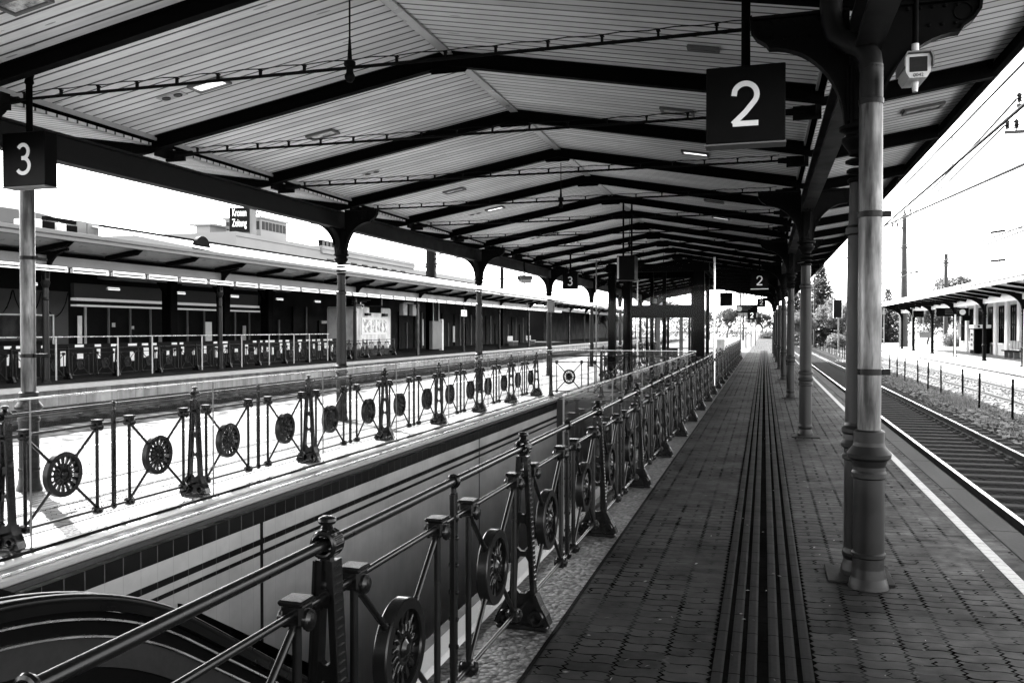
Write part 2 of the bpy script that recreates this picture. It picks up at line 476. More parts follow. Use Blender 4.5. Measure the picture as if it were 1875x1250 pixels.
# tactile guidance strip with toothed edges
def tactile(x0, mt, mr, n_end=70.):
    mb = MB(); pts = []; y = 1.0
    L_, Rr = [], []
    i = 0
    while y < n_end:
        a = .012 if i % 2 else -.012
        L_.append((x0 - .255 + a, y)); Rr.append((x0 + .255 + a, y)); y += .04; i += 1
    for i in range(len(L_)-1):
        mb.add([(L_[i][0], L_[i][1], .004), (Rr[i][0], Rr[i][1], .004), (Rr[i+1][0], Rr[i+1][1], .004), (L_[i+1][0], L_[i+1][1], .004)], [(0,1,2,3)])
    o = mb.build('tactile_strip', mt, plat)
    mb = MB()
    for c in (-.215, -.135, -.055, .055, .135, .215):
        k = 1.0
        while k < n_end:
            z = .0068; h = .015
            mb.add([(x0+c-h-.012, k+.004, .0045), (x0+c-h, k+.004, z), (x0+c+h, k+.004, z), (x0+c+h+.012, k+.004, .0045),
                    (x0+c-h-.012, k+.296, .0045), (x0+c-h, k+.296, z), (x0+c+h, k+.296, z), (x0+c+h+.012, k+.296, .0045)],
                   [(0,1,5,4), (1,2,6,5), (2,3,7,6)])
            k += .3
    mb.build('ridges', mr, o)
tactile(0.0, M['tactile'], M['tactile_ridge'])
tactile(-6.75, M['fascia_grey'], M['sign_dark'], 60.)
# cast iron drain covers and gutters crossing the walk
mb = MB()
for y0, xa, xb in ((34.5, -.95, .35), (43.8, -.9, .5), (28.2, .35, 1.2)): mb.box(xa, xb, y0, y0+.28, .0045, .008)
mb.build('drain_covers', M['iron_dark'], plat)

# opposite platforms
op = thing('opposite_platform', None, None); op['kind'] = 'structure'
mb = MB(); mb.box(-70, -20.75, -40, 190, -1.2, 0); mb.build('paving', m_pavers('dark_asphalt_paving', .02), op)
mb = MB(); mb.box(-20.75, -20.36, -40, 190, -.13, .004); mb.build('edge_slabs', M['stone'], op)
mb = MB(); mb.box(-20.75, -20.62, -40, 190, -1.2, -.131); mb.build('edge_wall', M['platform_wall'], op)
rp = thing('station_platform', None, None); rp['kind'] = 'structure'
mb = MB(); mb.box(10.1, 40, -40, 260, -1.2, 0); mb.build('paving', m_pavers('pale_paving', .22, .1, .3, .1, False), rp)
mb = MB(); mb.box(9.8, 10.1, -40, 260, -.14, .004); mb.build('edge_slabs', M['stone'], rp)
mb = MB(); mb.box(9.9, 10.1, -40, 260, -1.2, -.141); mb.build('edge_wall', M['platform_wall'], rp)

# ------------------------------------------------------------------ tracks
def track(name, label, xc, y0, y1, bed, sl, shade=False, rails_only=False):
    t = thing(name, label, 'railway track', (xc, 0, 0))
    for s in (-1, 1):
        x = s*.752; r = MB()
        prof = [(-.07,-.66+.0), (.07,-.66), (.07,-.645), (.012,-.62), (.010,-.545), (.034,-.53), (.034,-.503), (-.034,-.503), (-.034,-.53), (-.010,-.545), (-.012,-.62), (-.07,-.645)]
        r.prism(prof, y0, y1, lambda a, b, t_: (x+a, t_, b))
        ro = r.build('rail', M['rail_side'], t)
        h = MB(); h.box(x-.028, x+.028, y0, y1, -.5025, -.498); h.build('rail_head', M['rail_top'], ro)
    b = MB(); n = 24
    rnd = random.Random(int(xc*10)+5)
    xs = [-1.9 + 3.8*i/n for i in range(n+1)]
    b.add([(-2.0,y0,GZ+.004),(-1.55,y0,-.665),(1.55,y0,-.665),(2.0,y0,GZ+.004),(-2.0,y1,GZ+.004),(-1.55,y1,-.665),(1.55,y1,-.665),(2.0,y1,GZ+.004)], [(0,1,5,4),(1,2,6,5),(2,3,7,6)])
    b.build('ballast_bed', bed, t)
    if not rails_only:
        me = None
        ns = 0; y = y0 + .3
        s_ = MB()
        s_.prism([(-.13,-.68),(.13,-.68),(.105,-.625),(-.105,-.625)], -1.28, -.55, lambda a, b_, q: (q, a, b_))
        s_.prism([(-.11,-.68),(.11,-.68),(.085,-.645),(-.085,-.645)], -.55, .55, lambda a, b_, q: (q, a, b_))
        s_.prism([(-.13,-.68),(.13,-.68),(.105,-.625),(-.105,-.625)], .55, 1.28, lambda a, b_, q: (q, a, b_))
        for x in (-.752, .752):
            for d in (-.11, .11): s_.bbox(x+d-.03, x+d+.03, -.07, .07, -.626, -.59, .01)
        me = s_.mesh('sleeper', sl)
        rest = MB()
        while y < y1:
            if ns < 99: inst('sleeper', me, t, (0, y, 0))
            else: rest.add([(v[0], v[1]+y, v[2]) for v in s_.v], s_.f)
            ns += 1; y += .62
        if rest.v:
            ro = rest.build('sleeper', sl, t); ro['kind'] = 'stuff'
    return t
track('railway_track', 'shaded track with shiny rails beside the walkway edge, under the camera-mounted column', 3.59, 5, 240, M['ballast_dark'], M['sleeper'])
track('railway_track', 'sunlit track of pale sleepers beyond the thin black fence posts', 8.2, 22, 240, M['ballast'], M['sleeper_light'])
track('railway_track', 'dark track just left of the sunlit platform', -11.75, 5, 200, M['ballast_dark'], M['sleeper'])
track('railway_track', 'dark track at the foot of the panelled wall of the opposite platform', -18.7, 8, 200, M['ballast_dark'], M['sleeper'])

# loose ballast stones along the verge and the second track, weeds along the fence
def stones(name, n, fx, fy, z, size, m, seed, label):
    rnd = random.Random(seed); mb = MB()
    for _ in range(n):
        x = rnd.uniform(*fx); y = fy[0] + (fy[1]-fy[0])*rnd.random()**1.6; r = rnd.uniform(*size)
        q = Matrix.Rotation(rnd.random()*6.28, 4, 'Z') @ Matrix.Rotation(rnd.uniform(-.6,.6), 4, 'X')
        vs = []
        for a in (-1, 1):
            for b in (-1, 1):
                for c in (-1, 1):
                    p = q @ Vector((a*r*rnd.uniform(.6,1.2), b*r*rnd.uniform(.5,1), c*r*rnd.uniform(.3,.7)))
                    vs.append((x+p.x, y+p.y, z+r*.25+p.z))
        mb.add(vs, [(0,1,3,2),(4,6,7,5),(0,4,5,1),(2,3,7,6),(0,2,6,4),(1,5,7,3)])
    o = mb.build(name, m); tag(o, label, 'gravel', kind='stuff')
a_ = Mat('verge_stone', .8); a_.col(a_.noise(4., 2).map(.3, .7, .01, .2)); M['verge_stone'] = a_.m
b_ = Mat('pale_stone', .8); b_.col(b_.noise(4., 2).map(.3, .7, .02, .22)); M['pale_stone'] = b_.m
stones('gravel', 5200, (5.0, 6.7), (9, 60), GZ, (.02, .06), M['verge_stone'], 3, 'dark loose stones on the verge beside the shaded track')
stones('gravel', 9000, (6.6, 9.7), (20, 90), GZ, (.03, .07), M['pale_stone'], 4, 'pale ballast stones around the sunlit track')
stones('gravel', 2500, (-10.9, -10.15), (5, 45), GZ, (.02, .06), M['pale_stone'], 5, 'pale stones at the foot of the sunlit platform edge')
stones('gravel', 2500, (-20.3, -19.3), (10, 70), GZ, (.02, .06), M['verge_stone'], 6, 'loose stones at the foot of the opposite platform wall')
def grass():
    rnd = random.Random(11); mb = MB()
    clumps = [(rnd.gauss(5.9, .35), 9 + 60*rnd.random()**1.5, rnd.uniform(.4, 1.)) for _ in range(210)]
    clumps += [(6.1 + rnd.gauss(0,.2), 30.5 + rnd.gauss(0,.9), 1.5) for _ in range(14)]
    for cx, cy, s in clumps:
        for _ in range(int(34*s)):
            x = cx + rnd.gauss(0, .16); y = cy + rnd.gauss(0, .3); h = rnd.uniform(.06, .26)*s; a = rnd.random()*6.28; lx, ly = rnd.gauss(0,.09)*s, rnd.gauss(0,.09)*s
            wx, wy = math.cos(a)*.008, math.sin(a)*.008
            mb.add([(x-wx,y-wy,GZ),(x+wx,y+wy,GZ),(x+lx*.5+wx*.7,y+ly*.5+wy*.7,GZ+h*.6),(x+lx*.5-wx*.7,y+ly*.5-wy*.7,GZ+h*.6),(x+lx,y+ly,GZ+h)], [(0,1,2,3),(3,2,4)])
    tag(mb.build('grass', M['grass']), 'dry weeds and grass along the fence between the tracks', 'grass', kind='stuff')
grass()
sheet('verge', 5.15, 6.75, 3, 240, GZ+.006, m_ballast('verge_earth', .004, .045, 18.))

def litter():
    rnd = random.Random(31); mb = MB()
    for _ in range(260):
        x = rnd.uniform(-1.05, 1.55); y = 3.2 + 30*rnd.random()**1.7; r = rnd.uniform(.004, .011); a = rnd.random()*6.28; l = rnd.uniform(1, 2.6)
        c, d = math.cos(a)*r*l, math.sin(a)*r*l; e, f = -math.sin(a)*r*.5, math.cos(a)*r*.5
        mb.add([(x-c, y-d, .010), (x+e, y+f, .014), (x+c, y+d, .011), (x-e, y-f, .010)], [(0,1,2,3)])
    tag(mb.build('litter', paint('dry_leaf_bits', .12, .7, .6, 8.)), 'pale leaf bits and crumbs scattered on the walkway paving', 'litter', kind='stuff')
litter()
# ------------------------------------------------------------------ canopy
CX = -3.435; BAY = 7.94; Y0, Y1 = -9.8, 67.0
XR, XL = .65, -7.52
def zin(x): return 4.83 - abs(x - CX)*.179          # inner soffit
def zout(d): return 4.03 + (d - 4.085)*.150          # outer soffit, d from centre
EAVE = 5.52
canopy = thing('platform_canopy', 'long gabled platform roof of pale boards on dark steel rafters over the walkway', 'canopy')
for s in (-1, 1):
    mb = MB(); xa, xb = CX + s*.05, CX + s*3.93
    za, zb = zin(xa), zin(xb); t = .035
    q = [(xa, za), (xb, zb), (xb, zb+t), (xa, za+t)]
    mb.prism(q, Y0, Y1, lambda a, b, y: (a, y, b)); mb.build('ceiling_boards', M['planks'], canopy)
    mb = MB(); xa, xb = CX + s*4.0, CX + s*EAVE
    q = [(xa, zout(4.0)), (xb, zout(EAVE)), (xb, zout(EAVE)+t), (xa, zout(4.0)+t)]
    mb.prism(q, Y0, Y1, lambda a, b, y: (a, y, b)); mb.build('overhang_boards', M['planks'], canopy)
    # gutter along the eave
    mb = MB(); xe = CX + s*EAVE
    q = [(xe, zout(EAVE)-.10), (xe+s*.05, zout(EAVE)-.115), (xe+s*.11, zout(EAVE)-.06), (xe+s*.11, zout(EAVE)+.03), (xe, zout(EAVE)+.05)]
    mb.prism(q, Y0, Y1, lambda a, b, y: (a, y, b)); mb.build('gutter', M['iron_dark'], canopy)
    # girder: I beam over the columns
    xg = CX + s*4.085; mb = MB(); mb.box(xg-.014, xg+.014, Y0, Y1, 3.575, 3.835); mb.box(xg-.085, xg+.085, Y0, Y1, 3.55, 3.575); mb.box(xg-.085, xg+.085, Y0, Y1, 3.835, 3.86)
    mb.box(xg-.05, xg+.05, Y0, Y1, 3.577, 3.60); mb.build('girder', M['girder'], canopy)
    mb = MB(); xe = CX + s*3.93; mb.box(xe-.012, xe+.012, Y0, Y1, zin(xe)-.05, zin(xe)+.03); mb.build('edge_trim', M['light_metal'], canopy)
mb = MB(); mb.box(CX-.055, CX+.055, Y0, Y1, zin(CX)-.035, zin(CX)-.005); mb.build('ridge_trim', M['light_metal'], canopy)
mb = MB()
q = [(CX-EAVE-.1, 4.30), (CX-4.08, 4.16), (CX, 4.98), (CX+4.08, 4.16), (CX+EAVE+.1, 4.30), (CX+EAVE+.1, 4.33), (CX+4.08, 4.19), (CX, 5.01), (CX-4.08, 4.19), (CX-EAVE-.1, 4.33)]
mb.prism(q, Y0, Y1+.15, lambda a, b, y: (a, y, b)); mb.build('roof_sheet', M['iron_dark'], canopy)
# end gable board
mb = MB(); q = [(CX-3.93, zin(CX-3.93)-.02), (CX, zin(CX)-.02), (CX+3.93, zin(CX-3.93)-.02), (CX+4.08, 4.16), (CX, 4.98), (CX-4.08, 4.16)]
mb.prism(q, Y1, Y1+.06, lambda a, b, y: (a, y, b)); mb.build('gable_board', M['iron_dark'], canopy)

def rafter_mesh():
    mb = MB(); dp = .165
    def seg(x0, z0, x1, z1, tw=.05):
        mb.prism([(x0, z0-dp+.014), (x1, z1-dp+.014), (x1, z1-.002), (x0, z0-.002)], -.007, .007, lambda a, b, t: (a, t, b))
        mb.prism([(x0, z0-dp), (x1, z1-dp), (x1, z1-dp+.014), (x0, z0-dp+.014)], -tw, tw, lambda a, b, t: (a, t, b))
        mb.prism([(x0, z0-.016), (x1, z1-.016), (x1, z1-.002), (x0, z0-.002)], -tw, tw, lambda a, b, t: (a, t, b))
    for s in (-1, 1):
        seg(CX, zin(CX), CX+s*3.95, zin(CX+3.95)); seg(CX+s*3.952, zin(CX+3.95)-.012, CX+s*4.3, zout(4.3)-.0); seg(CX+s*4.302, zout(4.3), CX+s*(EAVE-.02), zout(EAVE-.02))
    mb.prism([(CX-.28, zin(CX)-.15), (CX+.28, zin(CX)-.15), (CX+.2, zin(CX)-.24), (CX-.2, zin(CX)-.24)], -.01, .01, lambda a, b, t: (a, t, b)) 
    return mb.mesh('rafter', M['iron_dark'])
rme = rafter_mesh()
RY = [6.28 + k*BAY/3 + .12 for k in range(-6, 23)]
for y in RY: inst('rafter', rme, canopy, (0, y, 0))
def rod_mesh():
    mb = MB(); z = 3.95; xa, xb = CX-3.72, CX+3.72
    mb.tube((xa,0,z), (xb,0,z), .0155, n=8)
    for s in (-1, 1): mb.tube((CX+s*3.6,0,z), (CX+s*3.85,0,z-.005), .035, .045, 8); mb.box(CX+s*3.85-.14, CX+s*3.85+.14, -.02, .02, z-.09, z+.05); mb.box(CX+s*3.95-.02, CX+s*3.95+.02, -.26, .05, z-.06, z+.1)
    n = 17
    for i in range(n):
        x = xa + .2 + (xb-xa-.4)*i/(n-1)
        mb.box(x-.009, x+.009, -.014, .014, z+.01, z+.058); mb.box(x-.016, x+.016, -.018, .018, z+.052, z+.06)
    for dy, dz in ((-.012, .07), (.012, .082)):
        mb.sweep([(xa+.1+(xb-xa-.2)*i/34, dy, z+dz-.012*abs(math.sin(PI*i/2))) for i in range(35)], .0032, 5)
    return mb.mesh('tie_rod', M['cable'])
tme = rod_mesh()
hb = MB(); hb.tube((CX,0,4.62), (CX,0,3.99), .008, n=6); hb.tube((CX,0,4.2), (CX,0,4.02), .010, .022, 8)
hb.lathe([(.0,-.12),(.025,-.11),(.042,-.085),(.045,-.06),(.03,-.03),(.03,.02),(.05,.03),(.05,.06),(.02,.08),(0,.09)], (CX,0,3.94), n=14)
hme = hb.mesh('hanger', M['cable'])
for i, y in enumerate(RY[:-1]):
    o = inst('tie_rod', tme, canopy, (0, y+.26, 0))
    if i % 3 == 0: inst('hanger', hme, o)

# columns
def column_meshes(wings=(-1, 1)):
    sh = MB()
    sh.lathe([(.118,.0),(.118,.05),(.105,.09),(.098,.12),(.108,.15),(.108,.17),(.098,.2),(.096,.80)], n=24)
    sh.lathe([(.096,.80),(.112,.81),(.112,.835),(.1,.85),(.1,.88),(.12,.895),(.122,.92),(.108,.945),(.104,.98),(.116,.995),(.116,1.02),(.1,1.04),(.093,1.06)], n=24)
    sh.lathe([(.093,1.06),(.088,1.7),(.082,2.34)], n=24)
    sh.lathe([(.082,2.34),(.095,2.35),(.095,2.39),(.078,2.41),(.074,2.5),(.071,2.70)], n=24)
    ca = MB()
    z = 2.70
    for r, h in ((.085,.03),(.092,.03),(.1,.03)):
        ca.lathe([(.073, z),(r, z+.008),(r, z+h-.006),(.075, z+h+.004)], n=24); z += h+.035
    ca.lathe([(.075,2.89),(.08,2.92),(.11,2.96),(.125,2.985),(.125,3.005),(.1,3.02),(.1,3.04),(.14,3.06),(.14,3.085),(0,3.086)], n=24)
    ca.bbox(-.075, .075, -.075, .075, 3.084, 3.56, .012)
    for s in (-1, 1):
        ca.bbox(s*.086-.012, s*.086+.012, -.05, .05, 3.11, 3.5, .005)
        ca.bbox(-.05, .05, s*.086-.012, s*.086+.012, 3.11, 3.5, .005)
        for zz in (3.15, 3.28, 3.42): ca.lathe([(.016,0),(.014,s*.012),(.0,s*.016)], (s*.098, 0, zz), 'X', 8)
        ca.sweep([(.03*math.sin(k*.5), s*.104, 3.16+.03*k) for k in range(11)], .012, 6)
    ba = MB(); ba.bbox(-.21, .21, -.21, .21, .001, .014, .004)
    br = MB()
    n = 14
    for s in (-1, 1):   # spandrels across the canopy
        arc = [(.60 - .50*math.cos(PI/2*i/n)*1.0, 3.09 + .58*math.sin(PI/2*i/n)) for i in range(n+1)]
        poly = [(.077, 3.09)] + arc + [(.62, 3.70), (.68, 3.74), (.72, 3.80), (.73, 3.90), (.077, 3.90)]
        br.prism([(s*a, b) for a, b in poly][::s], -.011, .011, lambda a, b, t: (a, t, b))
        br.strip([(s*a, b) for a, b in arc + [(.62,3.70),(.68,3.74),(.72,3.80),(.73,3.90)]], .018, -.05, .05, lambda a, b, t: (a, t, b))
        br.strip([(s*a, b) for a, b in [(.1,3.88),(.73,3.88)]], .02, -.05, .05, lambda a, b, t: (a, t, b))
        br.lathe([(.055,-.022),(.055,.022)], (s*.62, 0, 3.80), 'Y', 14); br.torus((s*.62,0,3.80), .045, .012, 'Y', 16, 6)
        for k in range(7): br.lathe([(.0,-.03),(.012,-.026),(.012,.026),(0,.03)], (s*(.14+.075*k), 0, 3.85), 'Y', 8)
        for k in range(4): br.lathe([(.0,-.03),(.012,-.026),(.012,.026),(0,.03)], (s*(.34+.08*k), 0, 3.73), 'Y', 8)
    for s in wings:   # curved wings under the girder
        arc = [(.42 - .34*math.cos(PI/2*i/n), 3.09 + .44*math.sin(PI/2*i/n)) for i in range(n+1)]
        poly = [(.077, 3.09)] + arc + [(.42, 3.549), (.077, 3.549)]
        br.prism([(s*a, b) for a, b in poly][::-s], -.011, .011, lambda a, b, t: (t, a, b))
        br.strip([(s*a, b) for a, b in arc], .018, -.045, .045, lambda a, b, t: (t, a, b))
    return sh.mesh('column', M['column']), ca.mesh('capital', M['cast']), ba.mesh('base_plate', M['concrete_dark']), br.mesh('bracket', M['cast'])
cm = column_meshes(); cm_pipe = column_meshes((1,))[3]
def column(x, y, pipe=False):
    o = inst('column', cm[0], canopy, (x, y, 0))
    for nme, me in zip(('capital', 'base_plate', 'bracket'), cm[1:]): inst(nme, me if not (nme == 'bracket' and pipe) else cm_pipe, o)
for k in range(-1, 8):
    column(XR-.02, 6.28 + k*BAY, k == 0)
    yl = 6.28 + k*BAY
    column(XL, yl)

def downpipe(x, y, elbow, big=True, top=3.42):
    el = MB(); mb = MB(); mb.lathe([(.072, 1.02), (.074, 2.0), (.073, 3.17 if elbow else top)], n=22)
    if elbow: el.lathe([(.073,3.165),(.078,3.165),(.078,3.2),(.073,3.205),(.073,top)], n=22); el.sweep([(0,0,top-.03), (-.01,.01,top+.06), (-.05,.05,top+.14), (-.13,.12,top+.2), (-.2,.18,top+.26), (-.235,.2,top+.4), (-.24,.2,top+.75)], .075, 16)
    o = mb.build('downpipe', M['zinc'], canopy, (x, y, 0))
    if el.v: el.build('elbow', M['column'], o)  # dark column paint here also carries the elbow's shade
    mb = MB()
    mb.lathe([(.128,.004),(.122,.03),(.108,.07),(.1,.13),(.098,.2),(.106,.21),(.106,.23),(.098,.24),(.097,.72)], n=26)
    mb.lathe([(.097,.72),(.108,.73),(.108,.76),(.1,.775),(.1,.80),(.112,.84),(.135,.86),(.138,.885),(.12,.91),(.1,.935),(.096,.96),(.096,1.03),(.08,1.04),(.072,1.041)], n=26)
    mb.build('pipe_foot', M['column'], o)
    for z in (1.42, 2.45):
        mb = MB(); mb.lathe([(.074,z-.02),(.082,z-.018),(.082,z+.018),(.074,z+.02)], n=22); mb.box(-.02, .02, .06, .24, z-.016, z+.016); mb.box(.078, .125, -.014, .014, z-.02, z+.02)
        mb.build('clamp', M['black'], o)
    return o
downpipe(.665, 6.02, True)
downpipe(-7.46, 7.16, False, top=3.55)

# recessed lamps in the soffit
def lamp(x, y, lit, i, label, outer=False, w=.42, l=.24):
    if outer: z = zout(abs(x-CX)); sl = math.atan(.15)*(1 if x < CX else -1)
    else: z = zin(x); sl = math.atan(.179)*(-1 if x < CX else 1)
    t = thing('ceiling_light', label, 'ceiling light', (x, y, z-.002), 0, 'recessed ceiling lights in the boarded roof')
    t.rotation_euler = (0, sl, 0)
    f = MB(); b = .035
    for a in ((-w/2, w/2, -l/2, -l/2+b), (-w/2, w/2, l/2-b, l/2), (-w/2, -w/2+b, -l/2+b, l/2-b), (w/2-b, w/2, -l/2+b, l/2-b)): f.bbox(*a, -.03, 0, .004)
    f.build('frame', M['grey_mid'], t)
    d = MB(); d.bbox(-w/2+b, w/2-b, -l/2+b, l/2-b, -.014, -.001, .004); d.build('diffuser', M['lamp_lit'] if lit else M['diffuser'], t)
n_l = {}
for x, y, lit in ((-5.86,5.6,0),(-5.86,8.05,1),(-5.86,10.55,0),(-5.8,15.6,0),(-5.8,18.2,1),(-5.8,23.5,0),(-5.8,26.1,1),(-5.8,31.4,0),(-5.8,34.,1)):
    k = n_l.get('L', 0); n_l['L'] = k+1
    lamp(x, y, lit, k, '%s recessed lamp (%s) from the camera on the left slope of the boarded ceiling' % (ORD[k], 'lit' if lit else 'unlit'))
for x, y, lit in ((-1.04,10.7,0),(-1.02,13.3,1),(-1.02,18.4,0),(-1.02,21.2,1),(-1.02,26.4,0),(-1.02,29.,1),(-1.02,34.,0)):
    k = n_l.get('R', 0); n_l['R'] = k+1
    lamp(x, y, lit, k, '%s recessed lamp (%s) from the camera on the right slope of the boarded ceiling' % (ORD[k], 'lit' if lit else 'unlit'))
lamp(1.7, 10.5, 0, 0, 'recessed lamp in the overhang right of the zinc downpipe', True)
lamp(-.55, 8.1, 0, 0, 'dark unlit lamp on the ceiling just left of the near number 2 sign', w=.3, l=.1)
# small twin downlights
def twin(x, y, label):
    t = thing('twin_spotlight', label, 'spotlight', (x, y, zin(x)-.002), 0, 'small round twin spotlights in the left ceiling slope'); t.rotation_euler = (0, math.atan(.179)*-1, 0)
    f = MB(); f.bbox(-.16, .16, -.075, .075, -.008, 0, .003); f.build('plate', M['light_metal'], t)
    for s in (-1, 1):
        d = MB(); d.lathe([(.05,-.009),(.048,-.016),(.04,-.012),(0,-.011)], (s*.078,0,0), n=16); d.build('lens', M['black'], t)
for i, (x, y) in enumerate(((-6.36,8.07), (-6.3,13.0), (-6.3,18.3), (-6.3,23.6))):
    twin(x, y, '%s pair of small round spotlights from the camera in the left ceiling slope' % ORD[i])

# ------------------------------------------------------------------ cast iron railing
def leg(z):      # half width of the A shaped post at height z
    if z > .25: return .031 + (.95 - z)*.036/.7
    t = (.25 - z)/.22; return .067 + .072*t*t
def railing_meshes():
    po = MB(); n = 18
    zs = [.02 + .96*i/n for i in range(n+1)]
    fn = lambda a, b, t: (a, t, b)
    for s in (-1, 1):
        po.strip([(s*(leg(z)-.012), z) for z in zs], .024, -.024, .024, fn)
        po.strip([(s*(leg(z)), z) for z in zs], .008, -.032, .032, fn)
        # beaded moulding on the outer flange
        for k in range(26):
            z = .28 + k*.027
            po.bbox(s*(leg(z)+.004)-.004, s*(leg(z)+.004)+.004, -.02, .02, z-.007, z+.007, .003)
    def web(z0, z1):
        m = 4
        for i in range(m):
            a, b = z0+(z1-z0)*i/m, z0+(z1-z0)*(i+1)/m
            po.prism([(-leg(a)+.012, a), (leg(a)-.012, a), (leg(b)-.012, b), (-leg(b)+.012, b)], -.014, .014, fn)
    def ends(z0, z1):    # rounded slot ends: corner fillets
        r = leg((z0+z1)/2) - .024
        for zz, sg in ((z0, 1), (z1, -1)):
            for s in (-1, 1):
                po.prism([(s*(leg(zz)-.02), zz), (s*(r*.4), zz), (s*(leg(zz)-.022), zz+sg*r*.8)][::s*sg], -.0135, .0135, fn)
    for a, b in ((.02,.20), (.41,.44), (.60,.65), (.83,.90), (.945,.995)): web(a, b)
    for a, b in ((.20,.41), (.44,.60), (.65,.83)): ends(a, b)
    po.lathe([(.036,-.036),(.043,-.03),(.043,.03),(.036,.036)], (0,0,1.03), 'Y', 20); po.torus((0,-.026,1.03), .037, .009, 'Y', 20, 8); po.torus((0,.026,1.03), .037, .009, 'Y', 20, 8)
    for k in range(14):
        a = 2*PI*k/14; po.tube((.042*math.cos(a), -.026, 1.03+.042*math.sin(a)), (.042*math.cos(a), .026, 1.03+.042*math.sin(a)), .005, n=5)
    po.tube((0,-.03,.87), (0,.03,.87), .026, n=12)
    # feet with scrolls
    po.bbox(-.15, .15, -.045, .045, .0, .03, .008)
    for s in (-1, 1):
        po.torus((s*.085, -.045, .075), .036, .011, 'Y', 16, 6); po.torus((s*.085, .045, .075), .036, .011, 'Y', 16, 6)
        po.lathe([(.03,-.04),(.03,.04)], (s*.085,0,.075), 'Y', 12)
        po.strip([(s*.15,.03),(s*.13,.08),(s*.1,.13),(s*.07,.2)], .03, -.04, .04, fn)
    fi = MB(); fi.lathe([(.034,1.055),(.03,1.066),(.022,1.072),(.018,1.077),(.02,1.081),(.016,1.085),(.018,1.089),(.026,1.093),(.03,1.101),(.027,1.109),(.016,1.115),(0,1.117)], n=18)
    pa = MB()
    for y in (0, .753):
        pa.tube((0,y,.13), (0,y,.86), .0145, n=10)
        pa.bbox(-.036, .036, y-.036, y+.036, .835, .905, .01); pa.bbox(-.042, .042, y-.042, y+.042, .898, .915, .006)
        pa.lathe([(0,.058),(.02,.055),(.03,.045),(.032,.034)], (0,y,.855), 'X', 14); pa.lathe([(0,-.058),(.02,-.055),(.03,-.045),(.032,-.034)], (0,y,.855), 'X', 14)
        pa.torus((.042,y,.85), .022, .009, 'X', 14, 6)
        pa.bbox(-.034, .034, y-.034, y+.034, .095, .165, .012); pa.lathe([(.0,-.05),(.03,-.04),(.036,0),(.03,.04),(0,.05)], (0,y,.13), 'X', 12)
    c = Vector((0,.3765,.5))
    for y in (0, .753):
        for z in (.85, .145):
            p = Vector((0,y,z)); d = (p-c).normalized(); pa.tube(p, c, .0125, n=8); pa.tube(c + d*.17, c + d*.21, .02, .014, 8)
    me = MB(); N = 16
    me.lathe([(.145,-.028),(.183,-.028),(.187,-.022),(.187,.022),(.183,.028),(.145,.028),(.142,.02),(.142,-.02),(.145,-.028)], (0,0,0), 'X', 44)
    me.lathe([(.0,.034),(.02,.032),(.034,.02),(.036,.01)], (0,0,0), 'X', 20); me.lathe([(.0,-.034),(.02,-.032),(.034,-.02),(.036,-.01)], (0,0,0), 'X', 20)
    me.torus((.012,0,0), .055, .01, 'X', 24, 6); me.torus((-.012,0,0), .055, .01, 'X', 24, 6)
    me.lathe([(.03,-.01),(.09,-.01)], (0,0,0), 'X', 24); me.lathe([(.09,.01),(.03,.01)], (0,0,0), 'X', 24)
    for k in range(N):
        a = 2*PI*k/N
        Q = Matrix.Rotation(a, 4, 'X')
        prof = [(.006,.085),(-.006,.085),(-.0095,.11),(-.012,.146),(.012,.146),(.0095,.11)]
        me.add([tuple(Q @ Vector((x, p, q))) for x in (-.009, .009) for p, q in prof], [(0,1,2,3,4,5), (11,10,9,8,7,6)] + [(i, i+6, (i+1) % 6+6, (i+1) % 6) for i in range(6)])
        for sx in (-1, 1):   # raised petal on each face
            b = a + PI/N; Q2 = Matrix.Rotation(b if sx > 0 else a, 4, 'X')
            me.sweep([tuple(Q2 @ Vector((sx*.012, .006*math.sin(i*1.2), .062+.014*i))) for i in range(4 if sx > 0 else 3)], [.009,.008,.006,.004][:4 if sx > 0 else 3], 6)
    mi = MB(); mi.tube((0,0,.1), (0,0,1.0), .013, n=8); mi.bbox(-.014, .014, -.02, .02, .12, .98, .005)
    for z in (.3,.42,.54,.66,.78): mi.lathe([(0,.024),(.01,.021),(.01,-.021),(0,-.024)], (0,0,z), 'X', 8)
    mi.torus((0,0,1.03), .023, .010, 'Y', 16, 8); mi.torus((0,0,.87), .017, .009, 'Y', 16, 8); mi.torus((0,0,.13), .02, .012, 'Y', 14, 8)
    return dict(post=po, finial=fi, panel=pa, medallion=me, mid=mi)
_rm = railing_meshes()
def rail_set(m): return {k: v.mesh(k, m) for k, v in _rm.items()}
RM = rail_set(M['iron'])
BW = 2.26
def railing(label, loc, rz, nb, RM, first_post=True, mat='iron', end_post=True, start=0.):
    t = thing('iron_railing', label, 'railing', loc, rz)
    Ln = nb*BW
    for nme, z, r in (('handrail', 1.03, .0182), ('middle_rail', .87, .0118), ('bottom_rail', .13, .0115)):
        mb = MB(); mb.tube((0,-start,z), (0,Ln,z), r, n=18); mb.build(nme, M[mat], t)
    for k in range(nb+1):
        y = k*BW
        if (k > 0 or first_post) and (k < nb or end_post):
            p = inst('post', RM['post'], t, (0,y,0)); inst('finial', RM['finial'], p)
        if k == nb: break
        for off in (.18, 1.325):
            a = inst('panel', RM['panel'], t, (0, y+off, 0)); inst('medallion', RM['medallion'], a, (0,.3765,.5))
        inst('baluster', RM['mid'], t, (0, y+BW/2, 0))
    return t
railing('black cast iron railing with sun medallions along the near side of the stairwell', (-1.31, .12, 0), 0, 22, RM, start=.6)
railing('black cast iron railing standing on the sunlit strip along the far side of the stairwell', (-5.56, .595, 0), 0, 9, RM)
